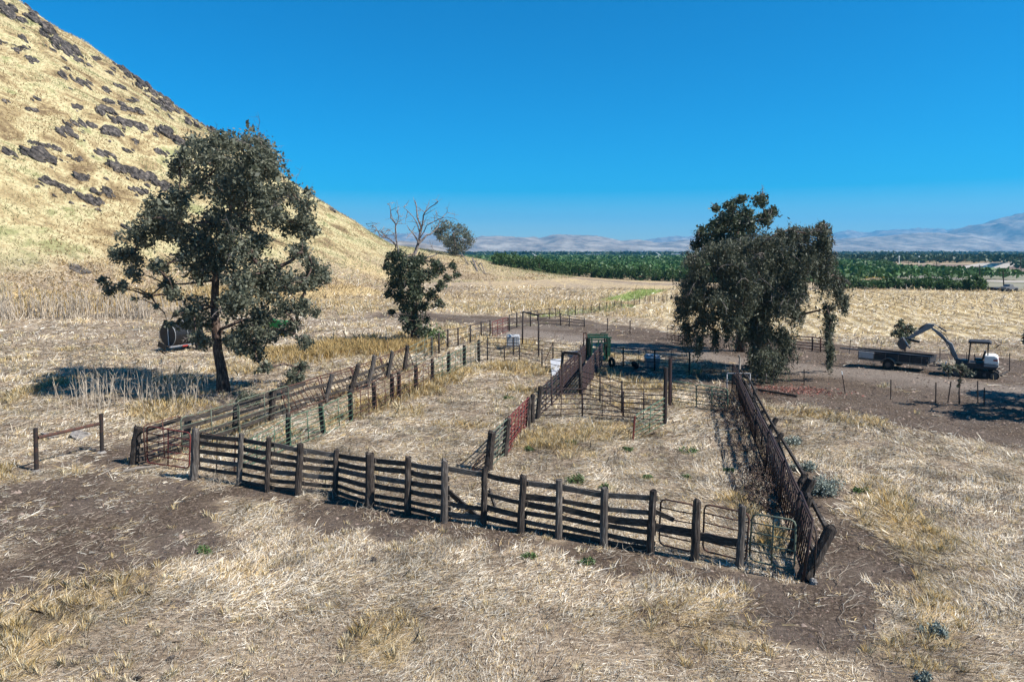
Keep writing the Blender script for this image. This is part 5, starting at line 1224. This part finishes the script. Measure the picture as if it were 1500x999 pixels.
Y_ = [(e.x+2, e.y+7) for e in edge]
grove('orchard', 'large green orchard filling the valley floor behind the front row', Y_+[(150, 196), (150, 260), (155, 420), (-40, 620), (-40, 500)], 5.0, 3.7, 2.6, 46, 'leaf_far', 1.1, 5)
grove('orchard', 'brighter green far part of the orchard toward the mountains', [(-60, 505), (150, 425), (330, 700), (420, 1100), (-160, 1100), (-90, 640)], 8, 4.0, 4.2, 20, 'leaf_far', 2.6, 6)
grove('orchard', 'green block of grove right of the drooping tree before the tilled field', [gxy(1180, 400), gxy(1306, 401), gxy(1286, 392.5), gxy(1245, 389), gxy(1180, 389)], 5, 4.2, 2.4, 36, 'leaf_far', 1.2, 7)
grove('orchard', 'dark far grove band beyond the brown tilled field', [gxy(1190, 386), gxy(1480, 386), gxy(1620, 388), gxy(1700, 379), gxy(1190, 379)], 9, 5.5, 4.6, 16, 'leaf_vine', 3.0, 8)
grove('orchard', 'dark grove strip beside the canal at the right edge', [gxy(1490, 393.5), gxy(1700, 396), gxy(1700, 388.5), gxy(1496, 387.0)], 7, 3.6, 4, 16, 'leaf_vine', 2.2, 18)
grove('far_trees', 'distant tree belt along the foot of the mountains', [(-900, 1500), (1700, 1500), (2400, 2300), (-1200, 2300)], 62, 9, 20, 60, 'leaf_vine', 6, 9, jit=22, cat='trees')
grove('far_trees', 'scattered dark farm trees across the far valley', [(-300, 1150), (1200, 1000), (1300, 1400), (-400, 1450)], 75, 9, 9, 40, 'leaf_vine', 5, 10, jit=28, cat='trees')
# utility poles
def pole(px, py, pt, label, mat='post'):
    d = ray(px, py); t = -CAMH/d[2]; b0 = Vector((t*d[0], t*d[1], 0)); t0 = at(px-1, pt, b0.y); r = max(.13, .25*b0.y/1000*1.2)
    root = empty('utility_pole', b0, label, 'utility pole', 'power line across the right fields')
    MB().tube([b0, t0], [r, r*.75], n=7).build('pole', M[mat], root); MB().beam(t0-Vector((1.2, 0, .5)), t0+Vector((1.2, 0, -.5)), r, r).build('crossarm', M[mat], root)
pole(1281, 392.5, 381, 'thin power pole at the left of the line over the tilled field'); pole(1303, 394, 383, 'second power pole from the left over the tilled field'); pole(1332, 399.5, 384, 'third power pole from the left by the pale track')
pole(1373, 406, 384.5, 'fourth power pole from the left in the fallow field'); pole(1435.5, 413.5, 388, 'leaning power pole near the canal'); pole(1470.5, 424, 397, 'nearest power pole at the right end of the grove row'); pole(1496, 404, 376, 'power pole at the right edge of the frame')
# frost fans
def fan(px, py, pt, label, blades=True):
    d = ray(px, py); t = -CAMH/d[2]; b0 = Vector((t*d[0], t*d[1], 0)); t0 = at(px, pt, b0.y); r = .00055*b0.y
    root = empty('wind_machine', b0, label, 'wind machine', 'white wind machines in the orchards')
    MB().tube([b0, t0], [r, r*.8], n=8).build('mast', M['white'], root)
    if blades: MB().beam(t0+Vector((-.006*b0.y*.7, -.3, .003*b0.y)), t0+Vector((.0045*b0.y*.7, -.3, -.0015*b0.y)), r*.8, r*1.4).build('blade', M['white'], root)
    MB().box(t0, (r*3, r*4, r*3)).build('hub', M['white'], root)
fan(783.5, 391, 374, 'nearest white wind machine above the left orchard'); fan(760, 387, 375.5, 'white wind machine left of the nearest one', False); fan(908, 386, 376, 'thin white wind machine in the middle of the orchard', False)
fan(941, 386, 376, 'thin white wind machine right of the orchard middle', False); fan(965, 384, 373, 'white wind machine with blade close left of the drooping tree'); fan(1317, 386, 376, 'white wind machine left of two over the dark far grove', False); fan(1346, 386, 376, 'white wind machine right of two over the dark far grove', False)
def shed(px, py, wpx, hpx, label, mat='white', dep=12):
    d = ray(px, py); t = -CAMH/d[2]; b0 = Vector((t*d[0], t*d[1], 0)); w = wpx*t/1000; h = hpx*t/1000
    root = empty('farm_building', b0, label, 'building')
    MB().box(b0+Vector((0, dep/2, h*.35)), (w, dep, h*.7)).build('wall', M['grey' if mat == 'white' else mat], root)
    s = MB(); y0, y1 = b0.y-.5, b0.y+dep+.5; x0, x1 = b0.x-w/2-.4, b0.x+w/2+.4; z0 = h*.7; ym = (y0+y1)/2
    s.add([(x0, y0, z0), (x1, y0, z0), (x1, y1, z0), (x0, y1, z0), (x0, ym, h), (x1, ym, h)], [(0, 1, 5, 4), (2, 3, 4, 5), (0, 4, 3), (1, 2, 5), (3, 2, 1, 0)]); s.build('roof', M[mat], root)
shed(865, 376, 26, 3.6, 'long low pale farm building in the left far valley', 'grey', 30); shed(990, 376, 18, 4, 'pale farm building just left of the drooping tree', 'grey', 30)
shed(1237, 383, 15, 3.4, 'white farm building at the left of the dark far grove', 'white', 14); shed(1345, 379.5, 110, 3, 'very long white greenhouse beyond the dark grove', 'white', 40)
shed(1466, 425.5, 12, 4.5, 'small dark shed at the right end of the grove row', 'darkwall', 3)
pu = gxy(1478, 427); tkk = empty('parked_pickup', (pu[0], pu[1], 0), 'small pale pickup parked beside the dark shed in the far field', 'pickup')
MB().prism([(-1.3, .45), (1.3, .45), (1.3, .95), (.4, 1.0), (.15, 1.5), (-.5, 1.5), (-.65, 1.0), (-1.3, .95)], -.85, .85).local('body', M['grey'], tkk, bevel=.05)
for x in (-.85, .85):
    for y in (-.8, .8): MB().disc((x, y, .36), .36, (0, 1, 0), .22, 16).local('wheel', M['rubber'], tkk)
# orange fruit bins patch
for k in range(9):
    g = gxy(1262+k*4, 406.2+.25*(k % 3)); o = MB().box((g[0], g[1], .45), (1.5, 1.3, .9)).build('fruit_bin', M['yellow'], bevel=.04); tag(o, 'orange-yellow fruit bin in the row between the two grove blocks', 'bin', 'fruit bins between the grove blocks')
# ------------------------------------------------------------------ dry grass, straw and dead stalks
def blades(name, label, bands, seed=1, cat='grass'):
    rr = np.random.default_rng(seed); VV = []; CC = []
    pal = np.array([(.66, .575, .44), (.82, .76, .64), (.52, .385, .21), (.30, .23, .165), (.13, .098, .075), (.58, .44, .22)])
    for (y0, y1, n, L, W, tall) in bands:
        y = rr.uniform(y0, y1, n); x = rr.uniform(-1, 1, n)*(y*.84+3)
        z = terrain(x, y); md, mg, mgr, mf, mh = masks(x, y)
        cl = fbm(x+900, y, 1.1, 3)*.6; md = np.clip(md+fbm(x+5, y+8, .45, 3)*.9*(md > .05)*(md < .98), 0, 1)
        keep = (rr.random(n) > np.clip(md*1.15-.04, 0, 1)) & (mh < .6) & (rr.random(n) < .80+1.5*cl+.5*fbm(x-70, y+30, 2.6, 3)+mg) & (rr.random(n) > mf*.35)
        x, y, z, mg, mgr, cl = x[keep], y[keep], z[keep], mg[keep], mgr[keep], cl[keep]; n = len(x)
        d = fbm(x, y, 6, 2)*5 + .5 + rr.normal(size=n)*.55
        flip = rr.random(n) < .3; d = np.where(flip, rr.uniform(0, 6.28, n), d)
        el = np.abs(rr.normal(size=n))*.16 + mg*rr.uniform(.3, 1.35, n)*(.55+.45*tall) + (rr.random(n) < .10)*rr.uniform(.2, 1.0, n)
        l = L*np.clip(rr.lognormal(0, .5, n), .3, 3.2)*(1+.3*mg) ; w = W*rr.uniform(.6, 1.4, n)
        dx, dy = np.cos(d), np.sin(d); ch, sh = np.cos(el), np.sin(el)
        b0 = np.stack([x, y, z+rr.uniform(.0, .05, n)], 1); u = np.stack([dx*ch, dy*ch, sh], 1)
        s = np.stack([-dy, dx, rr.normal(size=n)*.5], 1)*w[:, None]/2
        bend = np.stack([rr.normal(size=n)*.12, rr.normal(size=n)*.12, rr.uniform(-.1, .05, n)], 1)*l[:, None]
        m_ = b0+u*l[:, None]*.55; e = b0+u*l[:, None]+bend
        zz = terrain(e[:, 0], e[:, 1]); e[:, 2] = np.maximum(e[:, 2], zz+.01); m_[:, 2] = np.maximum(m_[:, 2], z+.02)
        VV.append(np.stack([b0-s, b0+s, m_+s*.8, e, m_-s*.8], 1).reshape(-1, 3))
        gsel = rr.random(n) < (.12+.8*mg); ci = np.where(gsel, np.where(rr.random(n) < .6, 5, 2), rr.choice([0, 0, 1, 1, 3, 4, 2], n)); ci = np.where((cl < -.12) & (rr.random(n) < .5), rr.choice([3, 4], n), ci)
        c = pal[ci]*rr.uniform(.7, 1.15, (n, 1))*np.clip(1+.9*fbm(x-40, y+11, .9, 3)+.35*fbm(x+4, y, 5, 2), .35, 1.3)[:, None]; gm = (rr.random(n) < mgr*.8)[:, None]; c = np.where(gm, np.array([.20, .24, .07])*rr.uniform(.7, 1.2, (n, 1)), c)
        CC.append(np.repeat(c, 5, 0))
    V = np.concatenate(VV); C_ = np.concatenate(CC); F_ = np.arange(len(V)).reshape(-1, 5)
    o = mesh_np(name, V, F_, M['straw'], C_); tag(o, label, cat, kind='stuff'); print(name, len(F_))
blades('straw', 'flattened dry straw and cut grass covering the ground', [(8, 14, 170000, .12, .0065, 0), (14, 20, 220000, .14, .009, 0), (20, 28, 220000, .17, .012, 0), (28, 40, 190000, .22, .018, .2), (40, 58, 140000, .30, .028, .3), (58, 90, 100000, .38, .045, .4), (90, 150, 70000, .5, .08, .4)], 1)
def tufts():
    rr = np.random.default_rng(31); VV = []; CC = []
    for (y0, y1, nt, h, rad, per, w) in ((8, 20, 1500, .26, .13, 22, .011), (20, 34, 2600, .32, .17, 18, .016), (34, 60, 5200, .42, .22, 14, .03), (60, 110, 5000, .55, .4, 10, .06)):
        y = rr.uniform(y0, y1, nt*3); x = rr.uniform(-1, 1, nt*3)*(y*.84+3); md, mg, mgr, mf, mh = masks(x, y)
        k = (rr.random(nt*3) < mg*.95+.05+.25*(fbm(x+300, y, 2.2, 2) > .25)) & (rr.random(nt*3) > md) & (mh < .6) & (mf < .5); x, y, mg = x[k][:nt], y[k][:nt], mg[k][:nt]; n = len(x)
        hh = h*(.55+.75*mg)*rr.uniform(.7, 1.3, n)
        for j in range(per):
            a = rr.uniform(0, 6.28, n); q = rr.uniform(0, 1, n)*rad; px, py = x+np.cos(a)*q, y+np.sin(a)*q; z = terrain(px, py)
            ln = np.stack([np.cos(a)*rr.uniform(.1, .7, n), np.sin(a)*rr.uniform(.1, .7, n), rr.uniform(.7, 1.1, n)], 1)*hh[:, None]
            b0 = np.stack([px, py, z-.01], 1); s = np.stack([-np.sin(a), np.cos(a), a*0], 1)*w/2; e = b0+ln; m_ = b0+ln*np.array([.4, .4, .6])
            VV.append(np.stack([b0-s, b0+s, m_+s*.8, e, m_-s*.8], 1).reshape(-1, 3))
            c = np.where((rr.random(n) < .3+.5*mg)[:, None], np.array([.66, .49, .22]), np.array([.74, .65, .45]))*rr.uniform(.6, 1.15, (n, 1)); CC.append(np.repeat(c, 5, 0))
    V = np.concatenate(VV); F_ = np.arange(len(V)).reshape(-1, 5); o = mesh_np('dry_grass', V, F_, M['straw'], np.concatenate(CC)); tag(o, 'golden standing tufts of dry grass', 'grass', kind='stuff'); print('tufts', len(F_))
tufts()
def clods():
    rr = np.random.default_rng(55); n = 150000; y = 8+62*rr.random(n)**1.6; x = rr.uniform(-1, 1, n)*(y*.84+3); md, *_ = masks(x, y)
    k = rr.random(n) < md*.85+.01; x, y = x[k], y[k]; n = len(x); r = (rr.pareto(3.0, n)+.6)*.012*(1+y/30); r = np.minimum(r, .11); z = terrain(x, y)
    T = np.array([(1, 0, 0), (-.5, .87, 0), (-.5, -.87, 0), (0, 0, 1.0)]); a = rr.uniform(0, 6.28, n); ca, sa = np.cos(a)[:, None], np.sin(a)[:, None]
    J = T[None]*rr.uniform(.6, 1.4, (n, 4, 1))*r[:, None, None]; X_ = J[:, :, 0]*ca-J[:, :, 1]*sa; Y2 = J[:, :, 0]*sa+J[:, :, 1]*ca
    V = np.stack([X_+x[:, None], Y2+y[:, None], J[:, :, 2]*.8+z[:, None]], 2).reshape(-1, 3); i = np.arange(n)[:, None]*4
    F_ = np.concatenate([i+np.array([0, 1, 3]), i+np.array([1, 2, 3]), i+np.array([2, 0, 3])]).reshape(-1, 3)
    c = np.where((rr.random(n) < .35)[:, None], np.array([.32, .245, .20]), np.array([.085, .066, .057]))*rr.uniform(.6, 1.3, (n, 1))
    tag(mesh_np('dirt_clods', V, F_, M['straw'], np.repeat(c, 4, 0)), 'loose clods and small stones on the bare dirt', 'gravel', kind='stuff'); print('clods', n)
clods()
def hillgrass():
    rr = np.random.default_rng(8); n = 260000; y = rr.uniform(62, 330, n); x = rr.uniform(-1.0, .1, n)*(y*.9+10); t = terrain(x, y)
    k = (t > 1.2) & (t < 105); x, y, t = x[k], y[k], t[k]; n = len(x); print('hillgrass', n)
    h = rr.uniform(.2, .55, n); w = rr.uniform(.04, .11, n); a = rr.uniform(0, 3.14, n); s = np.stack([np.cos(a), np.sin(a), a*0], 1)*w[:, None]; b0 = np.stack([x, y, t-.03], 1)
    e = b0+np.stack([rr.normal(size=n)*.3, rr.normal(size=n)*.3, h], 1); V = np.stack([b0-s, b0+s, e], 1).reshape(-1, 3)
    z = fbm(x, y, 14, 4)[:, None]; c = np.where(z > .16, np.array([.27, .265, .13]), np.where(z < -.12, np.array([.33, .235, .12]), np.array([.49, .425, .24])))*rr.uniform(.85, 1.12, (n, 1))
    tag(mesh_np('hill_grass', V, np.arange(len(V)).reshape(-1, 3), M['straw'], np.repeat(c, 3, 0)), 'dry golden grass on the hillside', 'grass', kind='stuff')
hillgrass()
def stalks(name, label, spots, seed):
    rr = random.Random(seed); VV = []; s = MB()
    for (cx, cy, sx, sy, n, h, r) in spots:
        for k in range(n):
            g = G(cx+rr.uniform(-sx, sx), cy+rr.uniform(-sy, sy)); L = h*rr.uniform(.45, 1.2); t = Vector((rr.gauss(0, .13), rr.gauss(0, .13), 1)).normalized()
            tip = g+t*L; midp = g.lerp(tip, .5)+Vector((rr.gauss(0, .03), rr.gauss(0, .03), 0))*L
            s.tube([g, midp, tip], [r, r*.8, r*.4], n=3, cap=False)
            for q in range(rr.choice((0, 2, 3))):
                f = rr.uniform(.45, .95); p = g.lerp(tip, f); s.tube([p, p+Vector((rr.gauss(0, .5), rr.gauss(0, .5), rr.uniform(.4, 1.1))).normalized()*L*rr.uniform(.15, .35)], [r*.6, r*.3], n=3, cap=False)
    o = s.build(name, M['stalk']); tag(o, label, 'stalks', kind='stuff')
m = NT('pale_stalk', .8, .1); m.color(m.ramp(m.noise(m.pos(), 3, 2), [(.35, (.24, .19, .14)), (.6, (.50, .43, .34))])); M['stalk'] = m.m
stalks('dead_stalks', 'tall dead weed stalks standing left of the eucalyptus', [(200, 590, 90, 14, 150, 1.6, .016), (160, 568, 60, 10, 50, 1.7, .015), (255, 575, 50, 12, 60, 1.5, .015), (110, 600, 40, 16, 22, 1.4, .014)], 1)
stalks('dead_stalks', 'pale band of dead reeds at the foot of the hill', [(90, 466, 130, 3.5, 420, 3.0, .035), (260, 458, 90, 3, 220, 2.2, .03), (-40, 472, 60, 5, 100, 3.2, .035)], 2)
stalks('dead_stalks', 'dead stalks inside the golden grass left of the alley', [(520, 500, 70, 14, 60, .9, .014), (450, 540, 40, 14, 40, .9, .014), (400, 575, 30, 10, 25, .8, .012)], 3)
def litter(name, label, spots, seed):
    rr = random.Random(seed); s = MB()
    for (cx, cy, sx, sy, n, L0, r) in spots:
        for k in range(n):
            g = G(cx+rr.uniform(-sx, sx), cy+rr.uniform(-sy, sy))+Vector((0, 0, .05)); a = rr.gauss(.5, .7); L = L0*rr.uniform(.4, 1.3); d = Vector((math.cos(a), math.sin(a), rr.uniform(0, .14)))
            n2 = Vector((-d.y, d.x, 0)); pts = [g, g+d*L*.4+n2*L*rr.gauss(0, .06), g+d*L*.75+n2*L*rr.gauss(0, .1)+Vector((0, 0, .03)), g+d*L+n2*L*rr.gauss(0, .14)]
            s.tube(pts, [r, r*.9, r*.7, r*.3], n=3, cap=False)
            if rr.random() < .4: s.tube([pts[1], pts[1]+(d+n2*rr.uniform(-1, 1))*L*.35+Vector((0, 0, .04))], [r*.7, r*.3], n=3, cap=False)
    o = s.build(name, M['stalk']); tag(o, label, 'twigs', kind='stuff')
litter('dry_twigs', 'pale fallen weed stems scattered over the straw', [(700, 900, 800, 100, 260, .55, .007), (300, 690, 300, 60, 70, .5, .007), (60, 620, 90, 50, 60, 1.5, .014), (620, 600, 180, 50, 380, .8, .009), (900, 680, 180, 50, 160, .5, .007), (1350, 760, 150, 140, 190, .6, .008), (90, 790, 130, 90, 420, .22, .006), (700, 800, 500, 30, 260, .2, .006), (1300, 600, 220, 30, 160, .3, .012), (1000, 500, 200, 25, 160, .6, .02)], 4)
def brush(name, label, spots, seed, mat='stalk', cat='brush'):
    rr = random.Random(seed); s = MB()
    for (cx, cy, n, rad, r) in spots:
        g = G(cx, cy)
        for k in range(n):
            p = g+Vector((rr.gauss(0, rad), rr.gauss(0, rad), 0)); p.z = float(terrain(p.x, p.y)); pts = [p]; d = Vector((rr.gauss(0, .6), rr.gauss(0, .6), rr.uniform(.3, 1))).normalized()
            for q in range(4): d = (d+Vector((rr.gauss(0, .5), rr.gauss(0, .5), rr.gauss(-.1, .35)))).normalized(); pts.append(pts[-1]+d*rad*rr.uniform(.25, .5))
            for p_ in pts: p_.z = max(p_.z, g.z+.02)
            s.tube(pts, [r, r*.9, r*.7, r*.5, r*.3], n=3, cap=False)
    o = s.build(name, M[mat]); tag(o, label, cat, kind='stuff')
brush('dry_brush', 'tangled dead brush piled against the inside of the right fence', [(1128, 742, 140, .5, .016), (1118, 715, 130, .5, .016), (1108, 690, 130, .5, .016), (1098, 660, 120, .5, .016), (1088, 630, 110, .6, .018), (1080, 605, 150, .7, .02), (1078, 590, 150, .7, .022)], 5, 'bark')
brush('dry_brush', 'thin dead brush around the first front posts', [(325, 712, 60, .35, .007), (300, 700, 40, .3, .007), (540, 745, 40, .3, .007), (470, 728, 40, .3, .007), (930, 806, 40, .25, .006)], 6, 'stalk')
brush('dry_brush', 'dark twiggy brush below the eucalyptus trunk', [(318, 592, 90, .6, .012), (300, 606, 60, .5, .012), (350, 600, 60, .6, .012), (275, 620, 50, .5, .01)], 7, 'deadbark')
# rust-red fallen leaves beside the drooping tree
rr = np.random.default_rng(77); g = np.array(G(1160, 572)); n = 1300; P_ = np.stack([g[0]+rr.normal(size=n)*1.3, g[1]+rr.normal(size=n)*.9+(rr.random(n)-.5)*.6, np.zeros(n)], 1); P_[:, 2] = terrain(P_[:, 0], P_[:, 1])+.03
V, F_ = leaf_quads(P_, .13, .06, 0, rr); V[:, 2] = np.maximum(V[:, 2], terrain(V[:, 0], V[:, 1])+.012); cc = np.where((rr.random(n) < .5)[:, None], np.array([.30, .12, .09]), np.array([.26, .16, .13])); tag(mesh_np('leaf_litter', V, F_, M['straw'], np.repeat(cc, 4, 0)), 'rust-red fallen leaves on the dirt beside the drooping tree', 'leaves', kind='stuff')
# ------------------------------------------------------------------ valley haze
HZ = 1.0
if HZ:
    s = MB(); s.box((0, 5400, 305), (32500, 13400, 630)); me = s.local('haze', None)
    hm = bpy.data.materials.new('valley_haze'); hm.use_nodes = True; N = hm.node_tree; N.nodes.clear()
    pv = N.nodes.new('ShaderNodeVolumePrincipled'); pv.inputs['Color'].default_value = (.09, .52, .95, 1); pv.inputs['Density'].default_value = 1.15e-4; pv.inputs['Anisotropy'].default_value = 0.1
    N.links.new(pv.outputs[0], N.nodes.new('ShaderNodeOutputMaterial').inputs['Volume']); me.data.materials.append(hm); tag(me, kind='stuff')
